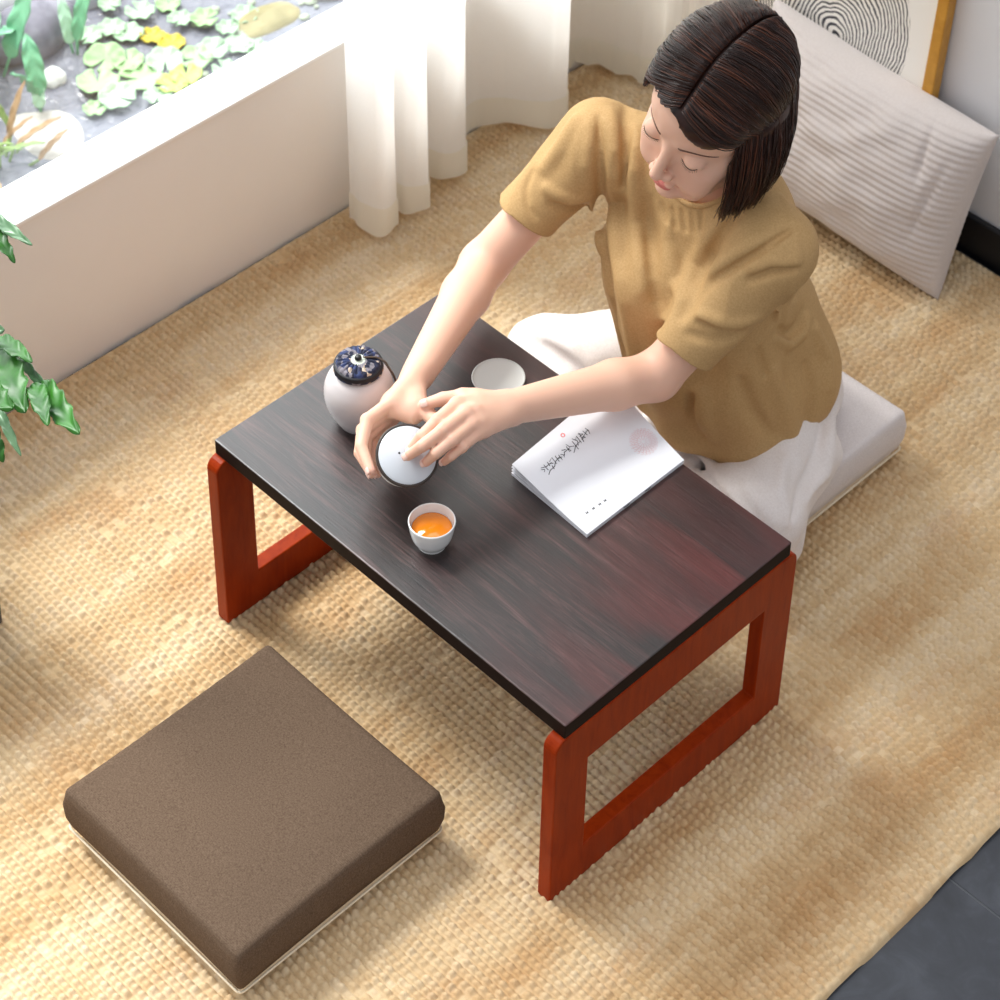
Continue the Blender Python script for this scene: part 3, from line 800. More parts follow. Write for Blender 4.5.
# ================================================================== booklet
def make_book():
    # corners on the table, spine on the side nearest the camera
    A, B, C_, D = Vector((.334, .249, 0)), Vector((.485, .242, 0)), Vector((.484, .436, 0)), Vector((.314, .467, 0))
    root = empty('booklet', (A.x, A.y, TH))
    m, nt, b = newmat('paper'); b.inputs['Base Color'].default_value = srgb(224, 225, 231); b.inputs['Roughness'].default_value = .6
    n = 26
    def sheet(name, z0, th, lift, sh=0, mat=m, parent=root):
        # u from spine (x far) to the open edge (x near zero); lift bows the open edge up
        Vt, Vb = [], []
        for i in range(n + 1):
            for j in range(n + 1):
                u, w = i / n, j / n
                p = (B.lerp(C_, w)).lerp(A.lerp(D, w), u) - A
                z = z0 + lift * (u ** 1.6) * (1 - .35 * w)
                p.x -= sh * u
                Vt.append((p.x, p.y, z + th)); Vb.append((p.x, p.y, z))
        I = np.arange((n + 1) ** 2).reshape(n + 1, n + 1); F = []
        for i in range(n):
            for j in range(n):
                F.append((I[i, j], I[i, j + 1], I[i + 1, j + 1], I[i + 1, j])); q = len(Vt)
                F.append((q + I[i, j], q + I[i + 1, j], q + I[i + 1, j + 1], q + I[i, j + 1]))
        q = len(Vt)
        for i in range(n):
            F.append((I[i, 0], I[i + 1, 0], q + I[i + 1, 0], q + I[i, 0])); F.append((I[i, n], q + I[i, n], q + I[i + 1, n], I[i + 1, n]))
            F.append((I[0, i], q + I[0, i], q + I[0, i + 1], I[0, i + 1])); F.append((I[n, i], I[n, i + 1], q + I[n, i + 1], q + I[n, i]))
        return put(name, np_mesh(name, np.array(Vt + Vb), [tuple(int(k) for k in f) for f in F], False), mat, parent)
    sheet('back_cover', .0003, .0008, .000)
    for k, (z, l, s) in enumerate(((.0013, .0004, .0004), (.0024, .0014, .0009), (.0035, .0060, .0004), (.0046, .0105, .0010))):
        pg = sheet('page_block', z, .0010, l, s, plain('page_edge', srgb(214, 214, 220), .7) if k % 2 else m)
    cov = sheet('front_cover', .0060, .0009, .0150, 0)
    # ink on the cover, following the sheet's bow
    def onc(u, w, dz=.0009):      # u: 0 spine..1 open edge, w: 0..1 along
        p = (B.lerp(C_, w)).lerp(A.lerp(D, w), u) - A
        return (p.x, p.y, .0060 + .0150 * (u ** 1.6) * (1 - .35 * w) + dz)
    ink = plain('black_ink', srgb(40, 38, 42), .8); paths = []
    # calligraphic column: strokes drawn glyph by glyph (u across, w along), in cover fractions
    def g(cu, cw, s, strokes):
        for st in strokes:
            pts = [onc(cu + a * s * 1.0, cw + b_ * s * .8, .00093) for a, b_ in st]
            paths.append((np.array(pts), [.00032 + .0003 * math.sin(PI * (i + .6) / (len(pts) + .2)) for i in range(len(pts))]))
    glyphs = [
        (.800, .300, .095, [[(-.5, .4), (-.1, .5)], [(-.3, .7), (-.35, .0), (-.6, -.4)], [(.0, .3), (.5, .4)], [(.2, .7), (.2, .0), (.45, -.5)], [(-.2, -.1), (.5, -.05)], [(-.1, -.5), (.1, -.3), (.3, -.6)]]),
        (.765, .385, .085, [[(-.4, .5), (.4, .6)], [(0, .9), (-.1, .2), (-.5, -.3)], [(-.4, .1), (.5, .2), (.3, -.3)], [(-.1, -.1), (.2, -.6)], [(-.5, -.5), (-.2, -.4)]]),
        (.735, .470, .060, [[(-.4, .4), (0, .6), (.4, .3)], [(-.1, .2), (.1, -.5)], [(-.5, -.1), (.5, 0)]]),
        (.700, .540, .060, [[(-.5, .3), (.5, .5)], [(0, .8), (0, -.4), (-.4, -.7)], [(.2, .1), (.5, -.5)]]),
        (.650, .620, .080, [[(.0, 1.0), (-.1, .2), (-.6, -.5)], [(-.6, .2), (.6, .3)], [(.0, .1), (.3, -.4), (.8, -.5)], [(-.2, -.6), (.5, -.7)]]),
        (.590, .720, .080, [[(-.6, .2), (.6, .5)], [(-.2, .7), (-.2, .2)], [(.2, .8), (.2, .3)], [(-.5, -.1), (.5, 0), (.2, -.4)], [(-.5, -.6), (0, -.3), (.6, -.6)]]),
        (.570, .770, .060, [[(-.5, .5), (.5, .4)], [(0, .7), (-.3, -.4)], [(.1, .1), (.6, -.5)], [(-.6, 0), (-.2, -.1)]]),
        (.500, .700, .040, [[(-.9, .0), (.0, .3), (.9, .1)], [(.0, .4), (.2, -.4)]])]
    # place them along the diagonal column printed on the cover
    col = [(.86, .31), (.80, .345), (.755, .395), (.735, .44), (.69, .49), (.635, .545), (.60, .60), (.64, .64)]
    for (gu, gw, s, stk), (cu, cw) in zip(glyphs, COVER_COL): g(cu, cw, s, stk)
    put('calligraphy', tube_mesh('calligraphy', paths, 5), ink, cov); paths.clear()
    # tiny imprint near the spine
    for k, (cu, cw) in enumerate(IMPRINT):
        g(cu, cw, .022, [[(-.5, .3), (.5, .4)], [(0, .6), (-.1, -.5)], [(-.4, -.4), (.5, -.3)]])
    put('imprint', tube_mesh('imprint', paths, 5), ink, cov)
    # pale pink blossom medallion
    pk = []; mu, mw, mr = MEDAL
    for k in range(22):
        a = 2 * PI * k / 22
        for rr_ in ((.15, .95) if k % 2 else (.45, 1.0),):
            pts = [onc(mu + math.cos(a + .25 * t) * mr * t * 1.25, mw + math.sin(a + .25 * t) * mr * t, .00085) for t in np.linspace(rr_[0], rr_[1], 6)]
            pk.append((np.array(pts), .00042))
        for t in (.55, .8, 1.0):
            c = (mu + math.cos(a) * mr * t * 1.25, mw + math.sin(a) * mr * t)
            pk.append((np.array([onc(c[0] + .012 * math.cos(q), c[1] + .010 * math.sin(q), .00085) for q in np.linspace(0, 5, 6)]), .00038))
    put('blossom_print', tube_mesh('blossom_print', pk, 4), plain('pink_ink', srgb(216, 176, 180), .8), cov)
    su, sw = SEAL
    put('seal_print', tube_mesh('seal_print', [(np.array([onc(su + .018 * math.cos(q), sw + .014 * math.sin(q), .0008) for q in np.linspace(0, 6.3, 9)]), .0009)], 5), plain('red_ink', srgb(226, 120, 120), .8), cov)
    # two wire staples on the spine
    stp = []
    for w in (.40, .62):
        p = B.lerp(C_, w) - A; stp.append((np.array([(p.x + .0004, p.y - .006, .0045), (p.x + .0012, p.y, .0045), (p.x + .0004, p.y + .006, .0045)]), .0006))
    M_st = plain('steel', srgb(90, 90, 96), .3, .5, Metallic=1.0)
    for q in stp: put('staple', tube_mesh('staple', [q], 6), M_st, root)
    tag(root, 'thin white booklet with black calligraphy lying on the table', 'booklet')
COVER_COL = [(.75, .17), (.76, .235), (.75, .30), (.765, .365), (.75, .43), (.77, .50), (.78, .545), (.78, .59)]
IMPRINT = [(.17, .13), (.165, .19), (.16, .25), (.155, .30)]
MEDAL = (.37, .86, .10); SEAL = (.90, .43)
make_book()
# ================================================================== plant beside the window
def leaf_arrays(L, Wd, lobes=4, fold=.25, droop=.5, seed=0, teeth=.07):
    """one lobed, toothed leaf along +x, tip drooping to -z; returns V, F"""
    nu, nv = 34, 11
    rg = np.random.default_rng(seed)
    u = np.linspace(0, 1, nu); V = []
    env = (np.sin(PI * u ** .80) ** .60) * (1 - .10 * u)
    notch = 1 - .20 * (np.abs(np.sin(PI * lobes * u + .4)) ** 3) * (u > .12) * (u < .92) - teeth * ((u * lobes * 4) % 1)
    w = Wd / 2 * env * notch
    for i in range(nu):
        for j in range(nv):
            t = -1 + 2 * j / (nv - 1)
            y = w[i] * t; x = u[i] * L - abs(t) * w[i] * .35 * (1 - u[i])
            z = fold * abs(y) - droop * L * u[i] ** 2 * .5 + .004 * math.sin(u[i] * 22 + abs(t) * 3) * abs(t) * min(1, Wd / .05)
            V.append((x, y, z))
    V = np.array(V); I = np.arange(nu * nv).reshape(nu, nv)
    F = np.stack([I[:-1, :-1], I[1:, :-1], I[1:, 1:], I[:-1, 1:]], -1).reshape(-1, 4)
    return V, F
def leaf_mat(name, c1, c2, rough=.4):
    m, nt, b = newmat(name); v = coords(nt)
    r = ramp(nt, [(.3, c1), (.7, c2)], noise(nt, v, 30, 3)); nt.links.new(r.outputs[0], b.inputs['Base Color'])
    b.inputs['Roughness'].default_value = rough; b.inputs['Transmission Weight'].default_value = 0
    b.inputs['Subsurface Weight'].default_value = .0
    return m
M_leaf = leaf_mat('leaf_green', srgb(22, 74, 12), srgb(50, 118, 26)); M_leaf2 = leaf_mat('leaf_dark', srgb(48, 92, 52), srgb(120, 158, 118), .3)
M_stem = plain('stem', srgb(88, 120, 60), .6)
def plant():
    root = empty('potted_plant', (-.325, -.365, 0))
    m, nt, b = newmat('grey_pot'); v = coords(nt); r = ramp(nt, [(.3, srgb(66, 62, 60)), (.7, srgb(92, 86, 82))], noise(nt, v, 30, 5)); nt.links.new(r.outputs[0], b.inputs['Base Color']); b.inputs['Roughness'].default_value = .7
    bm = bmesh.new()
    def ringv(h, z): return [bm.verts.new((x, y, z)) for x, y in ((-h, -h), (h, -h), (h, h), (-h, h))]
    A = ringv(.118, .001); B = ringv(.125, .36); C_ = ringv(.112, .36); D = ringv(.108, .30)
    bm.faces.new(A[::-1])
    for P, Q in ((A, B), (B, C_), (C_, D)):
        for i in range(4): bm.faces.new((P[i], P[(i + 1) % 4], Q[(i + 1) % 4], Q[i]))
    bm.faces.new(D)
    o = put('pot', bm_mesh('pot', bm), m, root); bv = o.modifiers.new('b', 'BEVEL'); bv.width = .004; bv.segments = 2
    put('soil', bm_mesh('soil', box_bm(-.107, .107, -.107, .107, .295, .325, .004)), plain('soil', srgb(52, 38, 28), .95), root)
    base = Vector((0, 0, .31)); wr = Vector((-.325, -.365, 0))
    # (tip xyz world, leaf length, width, heading deg, pitch, droop, material, seed)
    LV = PLANT_LEAVES
    for k, (bx, by, bz, tx, ty, tz, wd, roll, mt, sd) in enumerate(LV):
        b0 = Vector((bx, by, bz)) - wr; t0 = Vector((tx, ty, tz)) - wr
        L = (t0 - b0).length
        V, F = leaf_arrays(L, wd, 4 if sd % 2 else 3, .22, .35, sd)
        X = (t0 - b0).normalized(); Zu = Vector((.25, -.35, 1)); Y = Zu.cross(X).normalized(); Z = X.cross(Y)
        Rm = Matrix((X, Y, Z)).transposed() @ Matrix.Rotation(roll, 3, 'X')
        # raise the middle so that the tip lands on target after droop
        V = V.copy(); V[:, 2] += .175 * L * (V[:, 0] / L)
        W_ = np.array([(Rm @ Vector(p)) + b0 for p in V])
        o = put('leaf', np_mesh('leaf', W_, F), (M_leaf, M_leaf2)[mt], root); o.modifiers.new('t', 'SOLIDIFY').thickness = .0007
        mid = (base + b0) * .5 + Vector((0, 0, .06)); tt = np.linspace(0, 1, 14)[:, None]
        P = (1 - tt) ** 2 * np.array(base + Vector((.02 * math.cos(k), .02 * math.sin(k), 0))) + 2 * tt * (1 - tt) * np.array(mid) + tt ** 2 * np.array(b0 + X * .01)
        put('stem', tube_mesh('stem', [(P, np.linspace(.0035, .0018, 14))], 7), M_stem, root)
    tag(root, 'green lobed-leaf plant in a tall dark grey pot at the left edge', 'plant')
PLANT_LEAVES = [
    (-0.193, -0.200, 0.532, -0.064, -0.250, 0.545, 0.060, 0.10, 0, 1),
    (-0.199, -0.200, 0.550, -0.113, -0.200, 0.567, 0.030, -0.30, 0, 2),
    (-0.100, -0.200, 0.537, 0.025, -0.230, 0.557, 0.042, 0.20, 0, 3),
    (-0.098, -0.210, 0.545, -0.013, -0.250, 0.559, 0.030, -0.10, 0, 4),
    (-0.165, -0.230, 0.469, -0.089, -0.250, 0.444, 0.016, 0.20, 1, 6),
    (-0.161, -0.250, 0.448, -0.119, -0.260, 0.416, 0.026, 0.00, 0, 8),
    (-0.276, -0.140, 0.688, -0.174, -0.140, 0.696, 0.020, 0.20, 1, 10),
    (-0.257, -0.150, 0.689, -0.188, -0.160, 0.668, 0.022, -0.20, 0, 5),
    (-0.197, -0.220, 0.579, -0.171, -0.200, 0.584, 0.030, 0.10, 1, 12),
    (-0.157, -0.190, 0.537, -0.075, -0.200, 0.535, 0.016, 0.50, 1, 14),
    (-0.133, -0.270, 0.549, -0.060, -0.270, 0.569, 0.050, 0.10, 0, 7),
]
plant()

# ================================================================== garden pond outside the window
gz = -.32
m, nt, b = newmat('garden_soil'); v = coords(nt)
r = ramp(nt, [(.3, srgb(120, 112, 100)), (.5, srgb(170, 162, 150)), (.7, srgb(200, 196, 188))], noise(nt, v, 26, 6, .7)); nt.links.new(r.outputs[0], b.inputs['Base Color']); b.inputs['Roughness'].default_value = .9
# ground sheet with a basin cut into it
def ground():
    nx, ny = 120, 150
    X, Y = np.meshgrid(np.linspace(-5.5, -.66, nx), np.linspace(-1.5, 5.5, ny), indexing='ij')
    bx, by = (X + 1.62) / .78, (Y - 1.18) / .88
    d = np.sqrt(bx ** 2 + by ** 2) + .10 * (vnoise(np.stack([X * 3, Y * 3, X * 0], -1)) - .5)
    Z = gz + .03 * (vnoise(np.stack([X * 6, Y * 6, X * 0 + 3], -1))) - .22 * np.clip((1.05 - d) / .18, 0, 1)
    I = np.arange(nx * ny).reshape(nx, ny); F = np.stack([I[:-1, :-1], I[1:, :-1], I[1:, 1:], I[:-1, 1:]], -1).reshape(-1, 4)
    o = put('garden_ground', np_mesh('garden_ground', np.stack([X, Y, Z], -1).reshape(-1, 3), F), m); tag(o, kind='structure')
ground()
m, nt, b = newmat('pond_water'); b.inputs['Base Color'].default_value = srgb(112, 114, 126); b.inputs['Roughness'].default_value = .12; b.inputs['Specular IOR Level'].default_value = .5
bump(nt, b, noise(nt, coords(nt), 26, 3, .5, .8), .5, .02)
n = 60; aa = np.linspace(0, 2 * PI, n, endpoint=False)
V = [(0, 0, 0)] + [(.80 * math.cos(a) * 1.0, .90 * math.sin(a), 0) for a in aa]
wt = put('pond_water', np_mesh('pond_water', np.array(V), [(0, 1 + i, 1 + (i + 1) % n) for i in range(n)]), m); wt.location = (-1.62, 1.18, gz - .035)
tag(wt, 'still grey garden pond water beyond the window glass', 'water', kind='stuff')
WZ = gz - .035
def pad(x, y, r_, rot, mat, tilt=0, label=''):
    nr, na = 7, 48
    V = [(0, 0, 0)]
    for i in range(1, nr + 1):
        for j in range(na + 1):
            a = rot + .16 + (2 * PI - .32) * j / na; rr = r_ * i / nr * (1 + .03 * math.sin(a * 5 + rot))
            V.append((rr * math.cos(a), rr * math.sin(a), .006 * (i / nr) ** 3 + .003 * math.sin(a * 7) * (i / nr) ** 2))
    F = [(0, 1 + j, 2 + j) for j in range(na)]
    for i in range(nr - 1):
        for j in range(na):
            p = 1 + i * (na + 1) + j; F.append((p, p + na + 1, p + na + 2, p + 1))
    o = put('lily_pad', np_mesh('lily_pad', np.array(V), F), mat); o.location = (x, y, WZ + .004)
    o.rotation_euler = (tilt, tilt * .6, 0); o.modifiers.new('t', 'SOLIDIFY').thickness = .002
    return o
M_pads = [plain('pad_pale', srgb(150, 190, 132), .45), plain('pad_lime', srgb(168, 190, 78), .45), plain('pad_mint', srgb(156, 190, 154), .4), plain('pad_yellow', srgb(192, 172, 40), .5)]
PADS = [ (-1.541, 0.933, 0.033, 0), (-1.573, 1.017, 0.025, 2), (-1.606, 1.002, 0.022, 2), (-1.479, 0.868, 0.033, 0), (-1.413, 0.867, 0.029, 2), (-1.439, 0.944, 0.035, 0), (-1.498, 0.959, 0.025, 0), (-1.446, 1.014, 0.029, 2), (-1.375, 1.012, 0.025, 1), (-1.369, 0.970, 0.025, 1), (-1.533, 1.049, 0.020, 3), (-1.484, 1.062, 0.022, 3), (-1.408, 1.064, 0.027, 0), (-1.405, 1.107, 0.025, 2), (-1.358, 0.926, 0.022, 2), (-1.388, 1.160, 0.025, 2), (-1.342, 1.086, 0.020, 2), (-1.442, 1.177, 0.018, 2), (-1.531, 1.122, 0.020, 2), (-1.496, 1.160, 0.022, 0), (-1.355, 1.180, 0.018, 2), (-1.419, 0.814, 0.018, 0), (-1.618, 0.949, 0.022, 2), (-1.610, 1.078, 0.024, 2), (-1.670, 1.046, 0.018, 2), (-1.457, 1.237, 0.022, 2), (-1.595, 1.141, 0.020, 0) ]
rg = np.random.default_rng(5)
PAD_KIND = ['pale green lily pad floating in the pond', 'lime green lily pad floating in the pond', 'frosty mint lily pad floating in the pond', 'yellow floating lily leaf in the pond']
for i, (x, y, r_, k) in enumerate(PADS):
    o = pad(x, y, r_ * 1.3, rg.uniform(0, 6.28), M_pads[k], rg.uniform(-.06, .1))
    o.location.z += .0025 * (i % 5)
    tag(o, PAD_KIND[k], 'lily pad', 'lily pads on the garden pond: ' + ('pale', 'lime', 'mint', 'yellow')[k])
def stone(x, y, z, rx, ry, rz, mat, label, seed):
    bm = bmesh.new(); bmesh.ops.create_icosphere(bm, subdivisions=4, radius=1)
    for v in bm.verts:
        p = np.array(v.co)[None] * 1.7 + seed
        f = 1 + .35 * (float(vnoise(p)[0]) - .5); v.co = Vector((v.co.x * rx * f, v.co.y * ry * f, v.co.z * rz * f))
    o = put('pond_stone', bm_mesh('pond_stone', bm, True), mat); o.location = (x, y, z); tag(o, label, 'stone'); return o
def smat(n, c, c2):
    m, nt, b = newmat(n); r = ramp(nt, [(.35, c), (.7, c2)], noise(nt, coords(nt), 18, 6, .7)); nt.links.new(r.outputs[0], b.inputs['Base Color']); b.inputs['Roughness'].default_value = .8; return m
stone(-1.95, .93, -.33, .13, .20, .10, smat('white_rock', srgb(216, 216, 218), srgb(244, 244, 244)), 'rounded white stone at the upper left of the pond', 1.3)
stone(-1.70, .86, -.34, .07, .11, .06, smat('slate_rock', srgb(92, 90, 104), srgb(140, 138, 150)), 'slate grey stone below the white stone in the pond', 4.1)
stone(-1.76, 1.06, -.36, .07, .10, .06, smat('lilac_rock', srgb(150, 150, 168), srgb(198, 198, 210)), 'pale lilac stone between white stone and lily pads', 7.7)
stone(-1.42, 1.27, -.375, .055, .085, .035, smat('tan_rock', srgb(128, 120, 80), srgb(160, 150, 108)), 'tan stone in the pond near the curtain', 9.2)
stone(-1.42, 1.43, -.36, .05, .055, .04, smat('dark_rock', srgb(70, 70, 78), srgb(120, 118, 124)), 'dark stone at the pond rim behind the curtain edge', 12.2)
stone(-1.56, .815, -.352, .028, .030, .022, smat('chalk', srgb(226, 226, 220), srgb(246, 246, 244)), 'small white pebble standing out of the pond water', 2.2)
stone(-1.43, .70, -.40, .15, .11, .05, smat('sand_rock', srgb(168, 164, 158), srgb(206, 202, 198)), 'flat sandy stone just under the pond surface', 15.2)
def clump(x, y, n, h, wd, mats, label, spread=.05, lean=.5, seed=0, name='pond_plant'):
    g = np.random.default_rng(seed); root = empty(name, (x, y, WZ - .03))
    for i in range(n):
        a = g.uniform(0, 2 * PI); L = h * g.uniform(.6, 1); V, F = leaf_arrays(L, wd * g.uniform(.7, 1.1), 1, .15, .6, int(i), 0.0)
        tilt = g.uniform(.2, lean)
        R_ = Matrix.Rotation(a, 3, 'Z') @ Matrix.Rotation(-(PI / 2 - tilt), 3, 'Y')
        off = Vector((g.uniform(-spread, spread), g.uniform(-spread, spread), L * .55))
        W_ = np.array([(R_ @ Vector(p)) + off for p in V])
        lf = put('leaf', np_mesh('leaf', W_, F), mats[i % len(mats)], root); lf.modifiers.new('t', 'SOLIDIFY').thickness = .0015
        b0 = Vector((off.x * .3, off.y * .3, 0)); q = np.array([tuple(b0.lerp(off, t)) for t in np.linspace(0, 1, 5)])
        put('stem', tube_mesh('stem', [(q, .003)], 5), mats[0], root)
    tag(root, label, 'plant'); return root
Mg = [plain('blade_green', srgb(104, 170, 130), .35), plain('blade_mint', srgb(176, 216, 186), .35)]
clump(-1.66, .74, 9, .17, .055, Mg, 'broad blue-green leaves rising from the pond at the left', .06, .9, 3)
clump(-1.50, .745, 3, .12, .045, Mg, 'pair of narrow mint leaves beside the small white pebble', .02, .5, 5)
clump(-1.60, .905, 2, .13, .045, Mg, 'upright mint leaf beside the slate grey stone', .015, .4, 8)
clump(-1.42, .58, 16, .12, .018, [plain('grass_green', srgb(120, 150, 80), .5), plain('twig', srgb(160, 130, 96), .7)], 'thin green and brown waterside shoots at the window bottom left', .07, .9, 12)
# loose pale floating weed between the pads
V, F = [], []
g = np.random.default_rng(2)
for i in range(420):
    x, y, r_ = g.uniform(-2.2, -1.05), g.uniform(.55, 1.75), g.uniform(.006, .016)
    if any((x - a) ** 2 + (y - b_) ** 2 < .045 for a, b_ in ((-1.95, .93), (-1.70, .86), (-1.76, 1.06), (-1.43, .70), (-1.42, .58))): continue
    if (x + 1.62) ** 2 / .60 + (y - 1.18) ** 2 / .75 > 1: continue
    k = len(V); m_ = 7
    for j in range(m_): V.append((x + r_ * math.cos(j * 2 * PI / m_) * g.uniform(.7, 1.2), y + r_ * math.sin(j * 2 * PI / m_), WZ + .0025 + .002 * g.random()))
    F.append(tuple(range(k, k + m_)))
o = put('floating_weed', np_mesh('floating_weed', np.array(V), F), plain('weed', srgb(160, 170, 150), .6)); o.modifiers.new('t', 'SOLIDIFY').thickness = .0015
tag(o, 'pale floating weed scattered over the pond between the lily pads', 'water weed', kind='stuff')
#FOLDS-BEGIN
TUNIC_FOLDS = [
    ([(0.143, 0.600, 0.684), (0.172, 0.577, 0.655), (0.179, 0.570, 0.627), (0.175, 0.576, 0.584), (0.171, 0.586, 0.527), (0.200, 0.561, 0.513), (0.213, 0.554, 0.487), (0.229, 0.545, 0.464), (0.241, 0.541, 0.436), (0.246, 0.550, 0.384), (0.244, 0.567, 0.320), (0.237, 0.591, 0.228)], 0.0115, 0.0360),
    ([(0.144, 0.583, 0.675), (0.156, 0.569, 0.657), (0.164, 0.561, 0.632), (0.160, 0.577, 0.554), (0.171, 0.572, 0.516), (0.188, 0.560, 0.486)], 0.0092, -0.0128),
    ([(0.146, 0.625, 0.686), (0.170, 0.603, 0.676), (0.186, 0.589, 0.657), (0.194, 0.582, 0.620), (0.177, 0.604, 0.549), (0.201, 0.582, 0.539), (0.222, 0.564, 0.525), (0.239, 0.552, 0.506), (0.260, 0.537, 0.490), (0.275, 0.530, 0.466), (0.282, 0.532, 0.431), (0.289, 0.536, 0.383), (0.294, 0.542, 0.332)], 0.0103, -0.0192),
    ([(0.138, 0.665, 0.670), (0.174, 0.626, 0.680), (0.191, 0.608, 0.668), (0.205, 0.593, 0.643), (0.209, 0.588, 0.607)], 0.0092, 0.0330),
    ([(0.185, 0.634, 0.677), (0.207, 0.610, 0.662), (0.220, 0.596, 0.637), (0.227, 0.593, 0.597), (0.233, 0.591, 0.554), (0.255, 0.574, 0.535), (0.281, 0.552, 0.521), (0.300, 0.537, 0.498)], 0.0103, -0.0160),
    ([(0.249, 0.596, 0.599), (0.255, 0.594, 0.567), (0.269, 0.583, 0.544), (0.291, 0.565, 0.532), (0.310, 0.550, 0.516), (0.322, 0.543, 0.491), (0.356, 0.515, 0.488), (0.338, 0.549, 0.409)], 0.0115, 0.0330),
    ([(0.289, 0.596, 0.583), (0.299, 0.591, 0.557), (0.315, 0.579, 0.539), (0.334, 0.570, 0.519), (0.367, 0.542, 0.521)], 0.0103, -0.0160),
    ([(0.291, 0.601, 0.604), (0.303, 0.597, 0.584)], 0.0046, 0.0165),
    ([(0.307, 0.604, 0.609), (0.319, 0.599, 0.586)], 0.0046, 0.0165),
    ([(0.322, 0.607, 0.615), (0.333, 0.601, 0.592)], 0.0046, 0.0165),
    ([(0.336, 0.612, 0.623), (0.344, 0.603, 0.599)], 0.0046, 0.0165),
    ([(0.273, 0.599, 0.602), (0.289, 0.596, 0.583)], 0.0046, 0.0165),
    ([(0.387, 0.624, 0.641), (0.380, 0.605, 0.615), (0.371, 0.595, 0.577), (0.375, 0.572, 0.553), (0.387, 0.539, 0.537), (0.389, 0.522, 0.520)], 0.0138, 0.0360),
    ([(0.372, 0.613, 0.626), (0.357, 0.601, 0.583), (0.346, 0.596, 0.545), (0.360, 0.557, 0.522)], 0.0103, -0.0160),
    ([(0.465, 0.652, 0.648), (0.456, 0.612, 0.638), (0.437, 0.589, 0.614), (0.412, 0.569, 0.580), (0.398, 0.554, 0.558), (0.392, 0.537, 0.538), (0.388, 0.523, 0.521)], 0.0080, 0.0360),
    ([(0.443, 0.611, 0.641), (0.419, 0.590, 0.612), (0.399, 0.572, 0.577)], 0.0115, -0.0192),
    ([(0.491, 0.634, 0.617), (0.468, 0.605, 0.620), (0.451, 0.589, 0.608)], 0.0069, -0.0160),
    ([(0.494, 0.632, 0.609), (0.474, 0.604, 0.610), (0.454, 0.583, 0.591)], 0.0080, 0.0275),
    ([(0.415, 0.530, 0.532), (0.438, 0.541, 0.529), (0.458, 0.561, 0.526), (0.469, 0.586, 0.528)], 0.0080, -0.0160),
    ([(0.417, 0.524, 0.522), (0.440, 0.536, 0.517), (0.459, 0.565, 0.508)], 0.0092, 0.0330),
    ([(0.413, 0.513, 0.507), (0.440, 0.530, 0.503), (0.456, 0.558, 0.500)], 0.0092, 0.0275),
    ([(0.407, 0.698, 0.645), (0.456, 0.661, 0.652), (0.488, 0.636, 0.625), (0.491, 0.632, 0.566), (0.440, 0.671, 0.451), (0.439, 0.632, 0.426), (0.427, 0.609, 0.398)], 0.0057, -0.0096),
    ([(0.439, 0.681, 0.421), (0.436, 0.710, 0.388), (0.433, 0.738, 0.386), (0.426, 0.754, 0.399)], 0.0092, 0.0360),
    ([(0.440, 0.675, 0.410), (0.438, 0.714, 0.370), (0.436, 0.748, 0.370), (0.429, 0.764, 0.383)], 0.0080, -0.0160),
    ([(0.440, 0.634, 0.417), (0.443, 0.641, 0.387), (0.446, 0.653, 0.356)], 0.0069, 0.0360),
    ([(0.430, 0.712, 0.442), (0.423, 0.734, 0.438), (0.414, 0.753, 0.436)], 0.0057, 0.0330),
    ([(0.434, 0.780, 0.351), (0.445, 0.798, 0.293), (0.463, 0.787, 0.251)], 0.0103, -0.0160),
    ([(0.430, 0.614, 0.360), (0.444, 0.632, 0.296), (0.458, 0.669, 0.225)], 0.0115, 0.0330),
    ([(0.446, 0.667, 0.351), (0.453, 0.691, 0.273), (0.462, 0.713, 0.197)], 0.0115, -0.0192),
    ([(0.388, 0.578, 0.330), (0.395, 0.584, 0.273), (0.396, 0.605, 0.225)], 0.0103, -0.0160),
    ([(0.379, 0.572, 0.320), (0.377, 0.584, 0.251)], 0.0092, 0.0360),
    ([(0.448, 0.746, 0.310), (0.462, 0.751, 0.254), (0.464, 0.743, 0.194)], 0.0103, 0.0275),
    ([(0.164, 0.563, 0.571), (0.156, 0.539, 0.574), (0.142, 0.524, 0.582), (0.125, 0.517, 0.591)], 0.0069, -0.0128),
    ([(0.156, 0.569, 0.547), (0.154, 0.534, 0.559), (0.140, 0.515, 0.571)], 0.0069, 0.0330),
    ([(0.092, 0.522, 0.597), (0.098, 0.504, 0.581), (0.114, 0.492, 0.565), (0.130, 0.494, 0.551)], 0.0040, 0.0192),
    ([(0.114, 0.583, 0.672), (0.113, 0.555, 0.640), (0.107, 0.532, 0.612)], 0.0115, -0.0160),
]
